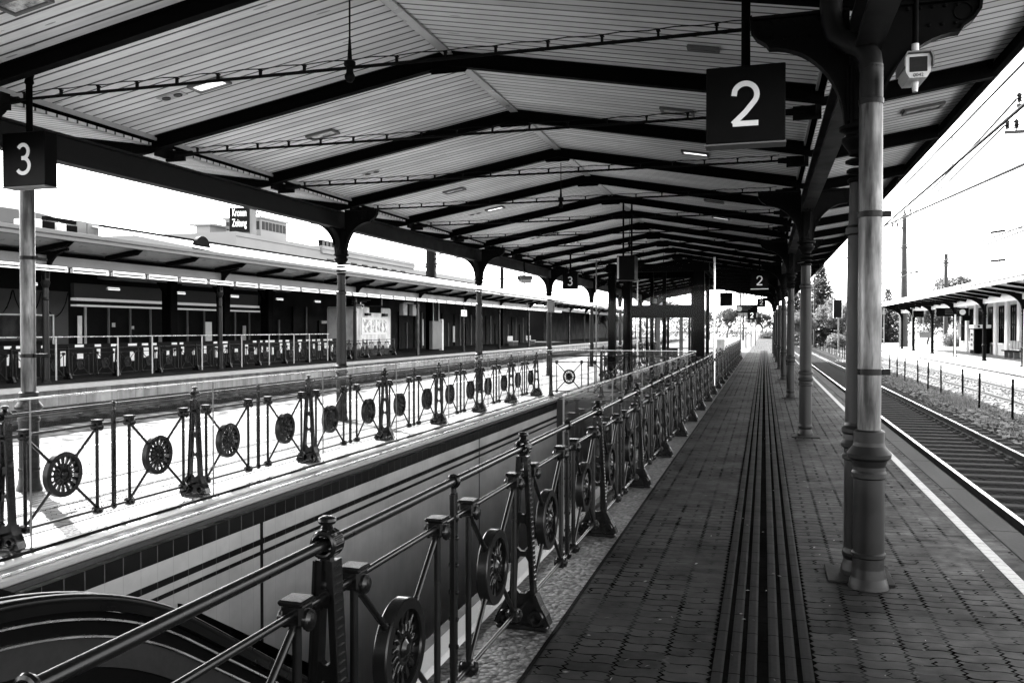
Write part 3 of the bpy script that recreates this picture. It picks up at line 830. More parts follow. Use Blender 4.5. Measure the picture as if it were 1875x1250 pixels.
xr = railing('black cast iron railing across the far end of the stairwell, before the glass lift', (-5.2, 21.0, 0), -PI/2, 2, RM, first_post=False, end_post=False)
xr.scale = (1, .855, 1)
xr2 = railing('black cast iron railing behind the glass lift, across the second stairwell', (-5.2, 30.2, 0), -PI/2, 2, RM, first_post=False, end_post=False); xr2.scale = (1, .855, 1)
railing('far black cast iron railing on the sunlit side behind the glass lift', (-5.56, 30.3, 0), 0, 8, RM)
# corner posts
def corner(x, y, label):
    mb = MB(); mb.lathe([(.085,.0),(.085,.03),(.06,.06),(.05,.12),(.042,.3),(.036,1.0),(.05,1.01),(.05,1.05),(.03,1.07),(.035,1.1),(.03,1.13),(0,1.15)], n=18)
    tag(mb.build('corner_post', M['iron'], None, (x, y, 0)), label, 'post')
corner(-5.2, 21.0, 'round iron corner post where the sunlit railing meets the cross railing')
corner(-3.9, 21.0, 'round iron post between the two panels of the cross railing')

# ------------------------------------------------------------------ glass balustrades and stairwell
def glass_run(label, x, edges, z0, z1, rail=True):
    t = thing('glass_balustrade', label, 'balustrade')
    for a, b in zip(edges, edges[1:]):
        mb = MB(); mb.add([(x,a+.008,z0),(x,b-.008,z0),(x,b-.008,z1),(x,a+.008,z1)], [(0,1,2,3)]); g = mb.build('glass_pane', M['glass'], t)
        e = MB(); e.box(x-.006, x+.006, a+.004, a+.012, z0, z1); e.build('edge', M['grey_mid'], g)
    if rail:
        mb = MB(); mb.bbox(x-.011, x+.011, edges[0], edges[-1], z1, z1+.014, .003); mb.build('cap_rail', M['steel'], t)
    mb = MB(); mb.box(x-.025, x+.025, edges[0], edges[-1], z0-.03, z0+.012); mb.build('base_channel', M['black'], t)
    return t
glass_run('clear glass parapet behind the sunlit far railing', -5.31, [.66 + 2.22*k for k in range(0, 10)], .03, 1.17)
glass_run('clear glass parapet with bright cap just inside the near railing', -1.52, [6.55 + 2.26*k for k in range(0, 7)], .05, 1.17)
gx = thing('glass_balustrade', 'clear glass parapet across the end of the stairwell before the lift', 'balustrade')
mb = MB(); mb.add([(-5.28,20.7,.03),(-1.56,20.7,.03),(-1.56,20.7,1.17),(-5.28,20.7,1.17)], [(0,1,2,3)]); mb.build('glass_pane', M['glass'], gx)
mb = MB(); mb.bbox(-5.28, -1.56, 20.69, 20.712, 1.17, 1.185, .003); mb.build('cap_rail', M['steel'], gx)

cp = thing('stair_coping', 'layered stone and metal coping along the far stairwell wall', 'coping')
mb = MB(); mb.bbox(-5.28, -5.13, -3, 20.6, -.12, .02, .006); mb.build('stone_band', M['stone'], cp)
mb = MB(); mb.box(-5.128, -5.01, -3, 20.6, -.12, .008); mb.build('granite_band', M['granite'], cp)
mb = MB(); mb.bbox(-5.008, -4.985, -3, 20.6, -.12, .016, .003); mb.bbox(-4.983, -4.972, -3, 20.6, -.12, .01, .002); mb.build('metal_edge', M['steel'], cp)
mb = MB(); mb.bbox(-4.97, -4.885, -3, 20.6, -.04, .004, .012); mb.build('nosing', M['nosing'], cp)
mb = MB(); mb.bbox(-4.94, -4.872, -3, 20.6, -.085, -.042, .006); mb.build('timber_strip', M['wood_nosing'], cp)
cp2 = thing('stair_coping', 'pale metal coping along the near stairwell edge below the glass', 'coping')
mb = MB(); mb.bbox(-1.68, -1.56, -3, 20.6, -.1, .035, .008); mb.build('stone_band', M['nosing'], cp2)
mb = MB(); mb.bbox(-1.78, -1.682, -3, 20.6, -.12, .0, .01); mb.build('nosing', M['granite'], cp2)
mb = MB(); mb.box(-5.28, -4.9, -3, 20.6, -6, -.121); tag(mb.build('stairwell_wall', M['tiles']), 'tiled stairwell wall with dark bands below the far coping', 'wall')
mb = MB(); mb.box(-1.72, -1.62, -3, 20.6, -6, -.13); tag(mb.build('stairwell_wall', M['grey_wall']), 'plain stairwell wall below the near railing', 'wall')
mb = MB(); mb.box(-4.9, -1.72, 20.4, 20.6, -6, -.02); tag(mb.build('stairwell_wall', M['grey_wall']), 'end wall of the stairwell below the cross railing', 'wall')
st = thing('staircase', 'dark stairs leading down into the underpass beside the escalator', 'staircase')
mb = MB()
for k in range(32):
    y = 3.5 + k*.29; z = -.18*(k+1); mb.box(-4.9, -2.75, y, y+.292, z-.3, z)
mb.build('steps', M['dark_interior'], st)
mb = MB(); mb.box(-4.9, -1.72, -3, 3.5, -.3, -.002); mb.build('landing', M['dark_interior'], st)
mb = MB(); mb.box(-4.9, -1.72, 12.7, 20.4, -6, -5.8); mb.build('underpass_floor', M['grey_wall'], st)
mb = MB()
q = [(6.25, -.9), (6.25, -.69), (12.7, -4.69), (12.7, -4.9)]
mb.prism(q, -4.899, -4.86, lambda a, b, t: (t, a, b)); mb.build('skirting', M['black'], st)
# escalator top end
es = thing('escalator', 'black escalator with curved rubber handrail going down beside the near railing', 'escalator')
def esc_path(off, n=16):
    pts = [(-2.0, .95+off), (.9, .95+off)]
    for i in range(n+1):
        a = R(34)*i/n; Rr = 1.9 + off
        pts.append((1.55 + Rr*math.sin(a), .95 - 1.9 + Rr*math.cos(a)))
    y, z = pts[-1]; pts.append((y + 9*math.cos(R(34)), z - 9*math.sin(R(34)))); return pts
X_E = -2.0
mb = MB(); pp = esc_path(0); mb.strip(pp, .045, X_E-.045, X_E+.045, lambda a, b, t: (t, a, b)); 
mb.sweep([(X_E+.03, a, b+.012) for a, b in pp], .018, 8); mb.sweep([(X_E-.03, a, b+.012) for a, b in pp], .018, 8); mb.build('handrail', M['black'], es)
mb = MB(); mb.strip(esc_path(-.048), .006, X_E+.012, X_E+.024, lambda a, b, t: (t, a, b)); mb.build('rail_guide', M['steel'], es)
mb = MB(); mb.strip(esc_path(-.66), 1.27, X_E-.012, X_E+.010, lambda a, b, t: (t, a, b)); mb.build('balustrade', M['iron_dark'], es)
mb = MB(); mb.strip(esc_path(-.098), .006, X_E+.012, X_E+.03, lambda a, b, t: (t, a, b)); mb.build('trim', M['steel'], es)
mb = MB(); mb.strip(esc_path(-.146), .085, X_E+.0105, X_E+.018, lambda a, b, t: (t, a, b)); mb.build('side_band', M['concrete_dark'], es)
pp = esc_path(0)
mb = MB(); mb.strip(pp, .045, X_E-.795, X_E-.705, lambda a, b, t: (t, a, b)); mb.build('handrail', M['black'], es)
mb = MB(); mb.strip(esc_path(-.66), 1.27, X_E-.762, X_E-.738, lambda a, b, t: (t, a, b)); mb.build('balustrade', M['iron_dark'], es)
mb = MB(); mb.strip(esc_path(-1.0), .1, X_E-.7, X_E-.05, lambda a, b, t: (t, a, b)); mb.build('steps', M['dark_interior'], es)

# ------------------------------------------------------------------ lettering
def text_mesh(txt, size, m, extrude=.004, bold=0., sx=1.):
    c = bpy.data.curves.new('lettering', 'FONT'); c.body = txt; c.size = size; c.extrude = extrude; c.align_x = 'CENTER'; c.align_y = 'CENTER'; c.offset = bold
    o = bpy.data.objects.new('lettering', c); COL.objects.link(o)
    dg = bpy.context.evaluated_depsgraph_get(); me = bpy.data.meshes.new_from_object(o.evaluated_get(dg))
    bpy.data.objects.remove(o); me.materials.clear(); me.materials.append(m); me.name = 'lettering'
    return me
# digits drawn as slim strokes like the platform numerals
def digit_mesh(d, h, wgt, m, depth=.006):
    if d == '2':
        pts = [(-.26,.70)] + [(-.0 + .265*math.cos(a), .715 + .265*math.sin(a)) for a in [R(x) for x in range(155, -46, -12)]] + [(.0,.30), (-.285,.035)]
        segs = [pts, [(-.29,.035),(.30,.035)]]
    else:
        up = [(.0 + .22*math.cos(a), .75 + .225*math.sin(a)) for a in [R(x) for x in range(150, -81, -12)]] + [(-.06,.525)]
        dn = [(-.06,.525)] + [(-.005 + .265*math.cos(a), .27 + .255*math.sin(a)) for a in [R(x) for x in range(80, -151, -12)]]
        segs = [up, dn]
    mb = MB()
    for s_ in segs: mb.strip([(a*h, (b-.5)*h) for a, b in s_], wgt*h, 0, depth, lambda a, b, t: (a, -t, b))
    return mb.mesh('numeral', m)
dig = {k: digit_mesh(k, .285, .125, M['digit']) for k in '23'}
def number_sign(d, x, y, ztop, size, label, rod, depth=.16, pole_z=4.6, face='sign_face'):
    t = thing('platform_number_sign', label, 'sign', (x, y, ztop-size/2))
    h = size/2
    mb = MB(); mb.bbox(-h, h, -depth/2, depth/2, -h, h, .006); mb.build('box', M[face], t)
    mb = MB(); mb.box(-h-.006, h+.006, -depth/2-.006, depth/2+.006, -h-.012, -h-.001); mb.build('bottom_trim', M['grey_mid'], t)
    o = inst('numeral', dig[d], t, (0, -depth/2-.001, .0)); o.scale = (size/.52,)*3
    mb = MB(); mb.tube((0,0,h), (0,0,pole_z-ztop+h), rod, n=10); mb.lathe([(rod,0),(rod*1.5,.02),(rod*1.2,.06),(rod*1.6,.1),(rod*1.6,.14)], (0,0,pole_z-ztop+h-.15), n=10); mb.build('hanging_pole', M['iron_dark'], t)
    return t
# near signs (hung from the nearest rafter)
number_sign('2', -.135, 6.36, 3.57, .545, 'large dark hanging sign with a white 2 beside the nearest column', .032, pole_z=4.25)
s3 = number_sign('3', -6.86, 6.62, 3.60, .52, 'dark hanging sign with a white 3 before the zinc pipe at the left edge', .03, depth=.15, pole_z=4.22)
number_sign('3', -6.3, 28.2, 3.58, .52, 'small far sign with a white 3 near the left row of columns', .03, face='sign_dark')
number_sign('2', -.16, 30.2, 3.63, .56, 'far hanging sign with a white 2 and a bright line along its bottom', .03, face='sign_dark')
number_sign('2', -.15, 47.0, 3.32, .44, 'small farther number 2 sign beside the wide departure board', .03, face='sign_dark')
number_sign('2', -1.05, 78.0, 3.3, .75, 'tiny farthest number 2 sign on a post beyond the canopy end', .03, face='sign_dark', pole_z=3.5)
for o in bpy.data.objects:
    if o.get('label', '').startswith('far hanging sign with a white 2'):
        mb = MB(); mb.box(-.29, .29, -.09, -.086, -.30, -.275); mb.build('lit_edge_line', M['digit'], o)  # white strip painted for the light on the sign's lower edge
for x, y in ((-1.9, 74.), (-1.55, 78.), (-1.2, 84.), (-.85, 90.)):
    k = [74.,78.,84.,90.].index(y)
    mb = MB(); mb.tube((0,0,0), (0,0,5.2), .06, .05, 8); mb.lathe([(.12,0),(.12,.03),(.06,.06)], n=10); mb.box(-.2,.2,-.05,.05,2.9,3.2); mb.box(-.03,.5,-.03,.03,3.6,3.68)
    tag(mb.build('lamp_post', M['grey_mid'], None, (x, y, 0)), '%s slim grey post from the canopy end on the sunlit platform' % ORD[k], 'post', 'posts beyond the canopy end')
# departure board, lift display, info boxes
def board(label, x0, x1, y, z0, z1, poles, d=.2, bars=True, pz=4.4, cat='display', clock=False):
    t = thing('departure_board', label, cat, ((x0+x1)/2, y, z0))
    w_, h = (x1-x0)/2, z1-z0
    mb = MB(); mb.bbox(-w_, w_, -d/2, d/2, 0, h, .008); mb.build('housing', M['sign_dark'], t)
    if bars:
        mb = MB()
        for k in range(3): mb.box(-w_*.45, w_*(.1+.2*((k*7) % 3)), -d/2-.004, -d/2-.0005, h*(.25+.22*k), h*(.25+.22*k)+.035)
        mb.build('text_rows', M['grey_mid'], t)
    if clock:
        mb = MB(); mb.lathe([(0,-.006),(h*.34,-.006),(h*.34,0)], (-w_*.72 if x0 < 5 else w_*.62,-d/2,h/2), 'Y', 24); mb.build('clock_face', M['digit'], t)
    if poles:
        mb = MB()
        for px in poles: mb.tube((px,0,h), (px,0,pz-z0), .022, n=8)
        mb.build('poles', M['iron_dark'], t)
    return t
board('wide hanging departure board with a round clock at the far end of the walkway', -1.5, -.35, 49.5, 2.62, 3.05, (-.4, .4), clock=True)
board('small dark info box hanging right of the lift over the near railing', -1.75, -1.25, 36., 2.65, 3.2, (0,), bars=False)
t = board('dark hanging monitor with pale side, on two poles before the lift', -3.32, -2.9, 20.1, 2.85, 3.42, (-.1, .1), d=.55, bars=False, pz=4.72)
mb = MB(); mb.box(-.2105, -.2, -.26, -.08, .02, .55); mb.box(-.2, -.16, -.281, -.2755, .03, .54); mb.build('side_strip', M['light_metal'], t)

# security cameras
def cctv(label, x, y, ztop, zc, rz, big=True):
    t = thing('security_camera', label, 'camera', (x, y, zc), rz)
    mb = MB(); mb.tube((0,0,.1), (0,0,ztop-zc), .024, n=12); mb.build('arm', M['iron_dark'], t)
    mb = MB(); mb.tube((0,0,.11), (0,0,.22), .03, n=12); mb.tube((0,0,-.11), (0,0,-.2), .03, .022, 12); mb.build('mount', M['light_metal'], t)
    out = [(-.07,-.11),(.07,-.11),(.1,-.06),(.105,.05),(.085,.095),(-.085,.095),(-.105,.05),(-.1,-.06)]
    mb = MB(); mb.prism(out, -.13, .2, lambda a, b, q: (a, q, b)); mb.build('housing', M['light_metal'], t)
    hood = [(-.118,-.02),(-.118,.06),(-.095,.112),(.095,.112),(.118,.06),(.118,-.02),(.108,-.02),(.108,.055),(.088,.1),(-.088,.1),(-.108,.055),(-.108,-.02)]
    mb = MB(); mb.prism(hood, -.17, .22, lambda a, b, q: (a, q, b)); mb.build('hood', M['grey_mid'], t)
    mb = MB(); mb.bbox(-.072, .072, -.136, -.128, -.06, .07, .003); mb.build('window', M['window'], t)
    if big:
        o = inst('lettering', text_mesh('0042', .042, M['black'], .001), t, (0, -.1335, -.088), (PI/2, 0, 0))
    return t
    return t
cctv('pale box security camera numbered 0042 hanging beside the nearest column', .885, 5.75, 4.1, 3.30, .05).scale = (.7, .7, .7)
cctv('pale tube camera hanging before the left columns near the far 3 sign', -6.75, 24.0, 3.7, 3.16, -.9, False)

# speaker box on left column
mb = MB(); mb.bbox(-.12, .12, -.1, .1, 0, .45, .02); tag(mb.build('loudspeaker', M['grey_mid'], None, (-7.35, 29.7, 2.3)), 'grey loudspeaker box on a left column near the far 3 sign', 'loudspeaker')
# white notice on far right column
mb = MB(); mb.bbox(-.12, .12, -.01, .01, 0, .38, .004); tag(mb.build('notice_plate', M['digit'], None, (.62, 61.6, 2.15)), 'small white notice plate on a far column of the right row', 'sign')

# ------------------------------------------------------------------ glass lift
lf = thing('glass_elevator', 'glass lift shaft with black steel frame standing in the middle of the platform', 'elevator', (0,0,0))
for x in (-4.15, -3.72, -1.72):
    mb = MB(); wdt = .1 if x != -1.72 else .14
    mb.box(x-wdt, x+wdt, 23.9, 24.15, 0, 3.55); mb.build('frame_post', M['iron_dark'], lf)
for x, y in ((-3.25,25.8), (-2.7,24.2), (-2.05,25.9), (-4.1,27.2), (-1.7,27.2)):
    mb = MB(); mb.box(x-.05, x+.05, y-.05, y+.05, 0, 3.5); mb.build('frame_post', M['iron_dark'], lf)
for y in (23.95, 27.15):
    mb = MB(); mb.box(-4.3, -1.45, y-.1, y+.1, 3.3, 3.52); mb.build('top_beam', M['iron_dark'], lf)
mb = MB(); mb.box(-3.75, -1.6, 24.16, 24.4, 2.02, 2.38); mb.build('cross_beam', M['iron_dark'], lf)
for x in (-4.2, -1.55):
    mb = MB(); mb.box(x-.06, x+.06, 24.05, 27.05, 3.3, 3.5); mb.build('side_beam', M['iron_dark'], lf)
for a, b in (((-4.55,23.7),(-1.3,23.7)), ((-4.55,23.7),(-4.55,27.5)), ((-1.3,23.7),(-1.3,27.5)), ((-4.55,27.5),(-1.3,27.5)), ((-3.9,25.),(-1.7,25.))):
    mb = MB(); mb.add([(a[0],a[1],.06),(b[0],b[1],.06),(b[0],b[1],3.6),(a[0],a[1],3.6)], [(0,1,2,3)]); mb.build('glass_pane', M['lift_glass'], lf)
mb = MB(); mb.box(-3.6, -1.95, 24.5, 26.6, .1, .25); mb.box(-3.6, -1.95, 24.5, 26.6, 2.2, 2.36); mb.build('car', M['iron_dark'], lf)
for k, x in enumerate((-3.5, -3.15, -2.85, -2.45, -2.2)):
    mb = MB(); mb.box(x-.035-.02*(k%2), x+.035+.02*(k%2), 26.55, 26.6, .25, 2.2); mb.build('car_mullion', M['grey_mid'] if k%2 else M['iron_dark'], lf)
mb = MB(); mb.box(-2.6, -2.35, 24.45, 24.5, .9, 1.15); mb.box(-3.0, -2.85, 24.45, 24.5, .95, 1.1); mb.build('control_panel', M['black'], lf)
for x in (-4.3, -3.9, -1.5):
    mb = MB(); mb.box(x-.02, x+.02, 27.3, 27.34, 0, 3.5); mb.build('door_jamb', M['steel'], lf)
for x in (-4.55, -1.3):
    mb = MB(); mb.tube((x,23.7,0), (x,23.7,3.65), .03 if x > -3 else .02, n=8); mb.build('glass_clamp_post', M['steel'] if x > -3 else M['grey_mid'], lf)
mb = MB(); mb.bbox(-1.5, -1.25, 29., 29.2, 1.0, 1.35, .02); mb.tube((-1.37,29.1,0), (-1.37,29.1,1.0), .03, n=8); tag(mb.build('call_post', M['light_metal']), 'pale lift call post beside the near railing behind the lift', 'post')

# ------------------------------------------------------------------ opposite (left) platform: canopy, lights, railing, kiosk, shops
oc = thing('opposite_canopy', 'long pale edged platform roof on slim columns across the left tracks', 'canopy')
OX = -21.8
mb = MB(); mb.bbox(-20.2, -20.02, -30, 185, 4.36, 4.47, .01); mb.build('fascia', M['fascia_grey'], oc)
mb = MB(); mb.bbox(-20.16, -19.96, -30, 185, 4.495, 4.62, .01); mb.build('gutter', M['fascia_grey'], oc)
mb = MB(); mb.prism([(-20.2,4.44),(-21.7,4.22),(-31,5.2),(-31,5.3),(-21.7,4.32),(-20.2,4.49)], -30, 185, lambda a, b, y: (a, y, b)); mb.build('soffit', M['light_metal'], oc)
mb = MB(); mb.prism([(-20.05,4.63),(-26.2,5.85),(-26.2,5.9),(-20.05,4.65)], 28.2, 185, lambda a, b, y: (a, y, b)); mb.build('roof_sheet', M['shingle'], oc)
mb = MB(); mb.box(-26.4, -26.15, 26.0, 185, 5.85, 6.0); mb.build('ridge_cap', M['iron_dark'], oc)
mb = MB(); mb.box(OX-.09, OX+.09, -30, 185, 3.72, 4.03); mb.box(OX-.13, OX+.13, -30, 185, 3.7, 3.72); mb.build('girder', M['grey_mid'], oc)
me = MB().prism([(-20.22,4.42),(-21.7,4.2),(-21.7,4.04),(-20.5,4.22)], -.09, .09, lambda a, b, t: (a, t, b)).mesh('rafter', M['iron_dark'])
for k in range(-8, 54): inst('rafter', me, oc, (0, 21.12 + 3.02*k, 0))
shm = MB(); shm.lathe([(.15,0),(.15,.05),(.11,.1),(.1,.8),(.125,.83),(.125,.9),(.1,.93),(.095,2.6),(.11,2.63),(.085,2.7),(.085,3.0),(.12,3.1),(.14,3.18),(.11,3.25)], n=16); shm.box(-.085, .085, -.085, .085, 3.25, 3.71)
shm = shm.mesh('column', M['column'])
bb = MB(); n = 8
arc = [(.9 - .8*math.cos(PI/2*i/n), 3.3 + .85*math.sin(PI/2*i/n)) for i in range(n+1)]
bb.prism([(.08,3.3)] + arc + [(.9,4.25),(.09,4.1)], -.04, .04, lambda a, b, t: (a, t, b))
for s in (-1, 1):
    arc2 = [(s*(.6 - .52*math.cos(PI/2*i/n)), 3.2 + .5*math.sin(PI/2*i/n)) for i in range(n+1)]
    bb.prism(([(s*.08,3.2)] + arc2 + [(s*.08,3.7)])[::s], -.03, .03, lambda a, b, t: (t, a, b))
bbm = bb.mesh('bracket', M['cast'])
OY = [21.6, 30.59, 42.8, 51.74, 60.5, 69.61, 79.1, 87.9, 96.8, 105.6, 114.5, 123.4, 132.3, 141.2, 150.1]
for y in OY:
    o = inst('column', shm, oc, (OX, y, 0)); inst('bracket', bbm, o)
dpm = MB().tube((.12,-.28,0), (.12,-.28,3.2), .055, n=10).tube((.12,-.28,3.2), (0,-.1,3.45), .055, n=10).mesh('downpipe', M['zinc'])
for y in (51.74, 79.1, 96.8): inst('downpipe', dpm, oc, (OX, y, 0))
# fluorescent tube lights under the girder
fl = MB(); fl.bbox(-.06, .06, -.78, .78, -.02, .02, .006); fl.box(-.055, .055, -.80, -.77, -.11, .03); fl.box(-.055, .055, .77, .80, -.11, .03); flm = fl.mesh('housing', M['white_paint'])
ft = MB(); ft.tube((.03,-.77,-.085), (.03,.77,-.085), .02, n=8); ft.tube((.03,-.77,.05), (.03,.77,.05), .012, n=8); ftm = ft.mesh('tube', M['tube_lit'])
for k in range(42):
    y = 17.9 + 1.79*k
    t = thing('tube_light', '%s white tube light from the left in the row under the opposite canopy' % ORD[k], 'tube light', (-21.62, y, 3.64), 0, 'white tube lights in a row under the opposite canopy')
    inst('housing', flm, t); inst('tube', ftm, t)
# interior row
for k in range(7):
    t = thing('tube_light', '%s short lamp from the left deep under the opposite canopy' % ORD[k], 'tube light', (-26.5, 25.5 + 4.3*k, 3.42), 0, 'short lamps deep under the opposite canopy'); t.scale = (.8, .45, .6)
    inst('housing', flm, t); inst('tube', ftm, t)
# shops and panel walls deep under the canopy
sw = thing('shop_front', 'dark shop front and panelled wall under the opposite canopy', 'building')
mb = MB(); mb.box(-32, -29.6, 10, 45.0, 0, 5.1); mb.build('wall', M['dark_interior'], sw)
mb = MB()
for y in (24.6, 26.1, 27.6, 29.05, 30.5): mb.box(-29.6, -29.52, y-1.5+.02, y-.02, 0, 3.35)
mb.build('panels', M['panel_grey'], sw)
mb = MB()
for y in (24.6, 26.1, 27.6, 29.05, 30.5):
    mb.sweep([(-29.5, y-1.45+1.4*i/12, 3.3-1.05*math.sin(PI*i/12)**.7) for i in range(13)], .022, 5)
mb.build('festoons', M['black'], sw)
mb = MB(); mb.box(-29.5, -29.46, 26.7, 29.6, 2.27, 2.33); mb.box(-29.5, -29.46, 26.66, 26.72, .4, 2.33); mb.box(-29.5, -29.46, 29.58, 29.64, .4, 2.33); mb.build('poster_frame', M['white_paint'], sw)
mb = MB(); mb.box(-29.51, -29.5, 26.72, 29.58, .4, 2.27); mb.build('poster', M['window'], sw)
mb = MB(); mb.box(-29.6, -29.3, 30.7, 45.0, 2.98, 3.1); mb.box(-29.6, -29.25, 30.7, 45., 2.72, 2.8); mb.build('fascia_strip', M['fascia_glow'], sw)
mb = MB(); mb.box(-29.6, -29.4, 30.7, 45., 3.12, 3.75); mb.build('sign_panel', M['panel_grey'], sw)
for k in range(10):
    y = 31.4 + 1.42*k; mb = MB(); mb.box(-29.5, -29.42, y-.035, y+.035, 0, 2.7); mb.build('mullion', M['light_metal'] if k in (0,4,7) else M['grey_mid'], sw)
for y, z0, z1, wd, mt in ((31.0,1.0,2.3,.25,'white_paint'), (36.3,.5,1.35,.8,'grey_mid'), (40.1,.6,2.1,.55,'white_paint'), (43.6,.4,1.9,.3,'light_metal'), (33.1,1.8,2.,.2,'light_metal'), (34.3,1.7,1.85,.25,'light_metal'), (41.8,1.2,1.7,.3,'grey_mid')):
    mb = MB(); mb.box(-29.53, -29.5, y, y+wd, z0, z1); mb.build('display_panel', M[mt], sw)
sw2 = thing('shop_front', 'long dark hall wall with pale door posts behind the white kiosk', 'building')
mb = MB(); mb.box(-33, -30, 45.01, 108, 0, 5.1); mb.build('wall', M['dark_interior'], sw2)
mb = MB(); mb.box(-33, -30, 117, 190, 0, 4.6); mb.build('wall', M['dark_interior'], sw2)
for k in range(36):
    y = 46.5 + 1.7*k; mb = MB(); mb.box(-30, -29.9, y-.05, y+.05, 0, 3.2 - .9*(k % 3 == 1)); mb.build('door_post', M['grey_mid'] if k % 2 else M['cast'], sw2)
for k, (y, z0, z1, wd) in enumerate(((54.5,.2,3.0,.12),(55.5,.3,2.9,.18),(53.6,2.1,2.3,.9),(56.2,.3,.4,.7),(62.,1.6,1.9,1.2),(72,.2,2.6,.3),(80,.4,2.,.5))):
    mb = MB(); mb.box(-29.95, -29.88, y, y+wd, z0, z1); mb.build('display_panel', M['light_metal'], sw2)
mb = MB(); mb.box(-27.5, -26.5, 30, 44, 3.85, 4.0); tag(mb.build('ceiling_duct', M['grey_mid']), 'grey duct hung under the opposite canopy above the shop front', 'duct')
for k, y in enumerate((23.3, 33.5, 37.6, 41.6)):
    mb = MB(); mb.bbox(-.25, .25, -.25, .25, 0, 3.9, .02); mb.prism([(.25,3.2),(.9,3.9),(.25,3.9)], -.06, .06, lambda a, b, t: (t, a, b)); mb.prism([(-.25,3.2),(-.25,3.9),(-.9,3.9)], -.06, .06, lambda a, b, t: (t, a, b))
    tag(mb.build('square_pillar', M['iron_dark'], None, (-26.6, y, 0)), '%s black square pillar from the left under the opposite canopy' % ORD[k], 'pillar', 'black pillars under the opposite canopy')
# iron railing of the opposite stairwell and its steel handrail
railing('dark iron railing with medallions around the stairwell on the opposite platform', (-22.6, 12.0, 0), 0, 15, RM)
railing('short dark iron railing continuing beside the opposite column next to the kiosk', (-23.4, 47.0, 0), 0, 2, RM)
hr = thing('steel_handrail', 'tall thin steel handrail on pale posts before the opposite iron railing', 'handrail')
mb = MB(); mb.bbox(-22.45, -22.35, 8, 40.9, 1.42, 1.465, .01); mb.build('rail', M['steel'], hr)
for k, y in enumerate((12., 17.2, 19.9, 22.6, 25.4, 27.2, 30.2, 33.0, 35.2, 37.4, 38.9, 40.8)):
    mb = MB(); mb.tube((-22.4,y,.01), (-22.4,y,1.42), .028, n=10); mb.build('post', M['light_metal'], hr)
pw = thing('glimpse_backing', 'added dark backing with pale pieces for bright glimpses through the opposite iron railing', 'parapet')
mb = MB(); mb.box(-24.7, -24.5, 10, 46.5, 0, 1.15); mb.build('wall', M['dark_interior'], pw)  # added backing, carries pale pieces that stand in for bright glimpses
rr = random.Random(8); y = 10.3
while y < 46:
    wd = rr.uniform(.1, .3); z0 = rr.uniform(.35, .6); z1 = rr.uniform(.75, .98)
    mb = MB(); mb.box(-24.5, -24.48, y, y+wd, z0, z1); mb.build('bright_glimpse', M['white_paint'], pw)
    if rr.random() < .75: mb = MB(); mb.box(-24.5, -24.485, y-.1, y+wd*rr.uniform(.5,1.6), 1.03, 1.12); mb.build('bright_glimpse_strip', M['white_paint'], pw)
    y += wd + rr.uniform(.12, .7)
# kiosk
kx = thing('kiosk', 'white box kiosk with a triple poster window on the opposite platform', 'kiosk', (-24.2, 47.6, 0))
mb = MB(); mb.bbox(-2.0, 0, 0, 5.2, .42, 3.1, .08); mb.build('body', m_panelwall('kiosk_panels', .78, .75, 4., .5), kx)
mb = MB(); mb.box(-1.9, -.1, .1, 5.1, 0, .42); mb.build('plinth', M['black'], kx)
mb = MB(); mb.bbox(.0, .06, .75, 4.5, 1.35, 2.45, .01); mb.build('window_frame', M['white_paint'], kx)
for k in range(3):
    mb = MB(); mb.box(.061, .066, .9+1.2*k, 1.95+1.2*k, 1.5, 2.3); mb.build('poster', M['poster'], kx)
for y in (1.2, 3.7):
    mb = MB(); mb.bbox(0, .25, y, y+.5, 2.55, 2.72, .02); mb.build('floodlight', M['black'], kx)
mb = MB(); mb.box(.001, .03, 1.9, 3.6, 2.75, 3.12); mb.build('roof_notch', M['iron_dark'], kx)
board('dark departure display hanging above the white kiosk', -24.6, -21.9, 46.5, 3.1, 3.55, (), bars=True)
# cabinet, boards, platform plate
cb = thing('info_cabinet', 'tall grey information cabinet with white edge under the opposite canopy', 'cabinet', (-25., 62.2, 0))
mb = MB(); mb.bbox(-.25, .05, 0, 2.0, .1, 2.35, .03); mb.build('body', M['grey_mid'], cb)
mb = MB(); mb.bbox(-.2, .08, 2.01, 2.3, .0, 2.5, .01); mb.build('edge_panel', M['white_paint'], cb)
for y in (.5, 1.7):
    mb = MB(); mb.tube((-.1,y,2.35), (-.1,y,4.2), .05, n=8); mb.build('pole', M['light_metal'], cb)
pl70 = thing('distance_plate', 'small white plate reading 70 on an opposite column', 'sign', (-21.62, 60.2, 2.9))
mb = MB(); mb.bbox(-.01, .01, -.62, .62, -.24, .24, .004); mb.build('plate', M['digit'], pl70)
inst('lettering', text_mesh('70', .42, M['black'], .002), pl70, (.013, 0, 0), (PI/2, 0, PI/2))
cctv('white tube camera on the opposite column left of the kiosk', -21.2, 42.3, 3.5, 2.95, 1.4, False)
for k, (y, lab) in enumerate(((54.9, 'pair of grey hanging loudspeakers beside the opposite column with two pipes'),)):
    mb = MB(); mb.bbox(-23.2, -22.9, 51.9, 52.6, 2.6, 3.4, .04); mb.bbox(-23.2, -22.9, 53.5, 54.2, 2.6, 3.4, .04); mb.box(-23.1,-23.0,52.2,53.9,3.4,3.5); tag(mb.build('loudspeaker', M['grey_mid']), lab, 'loudspeaker')
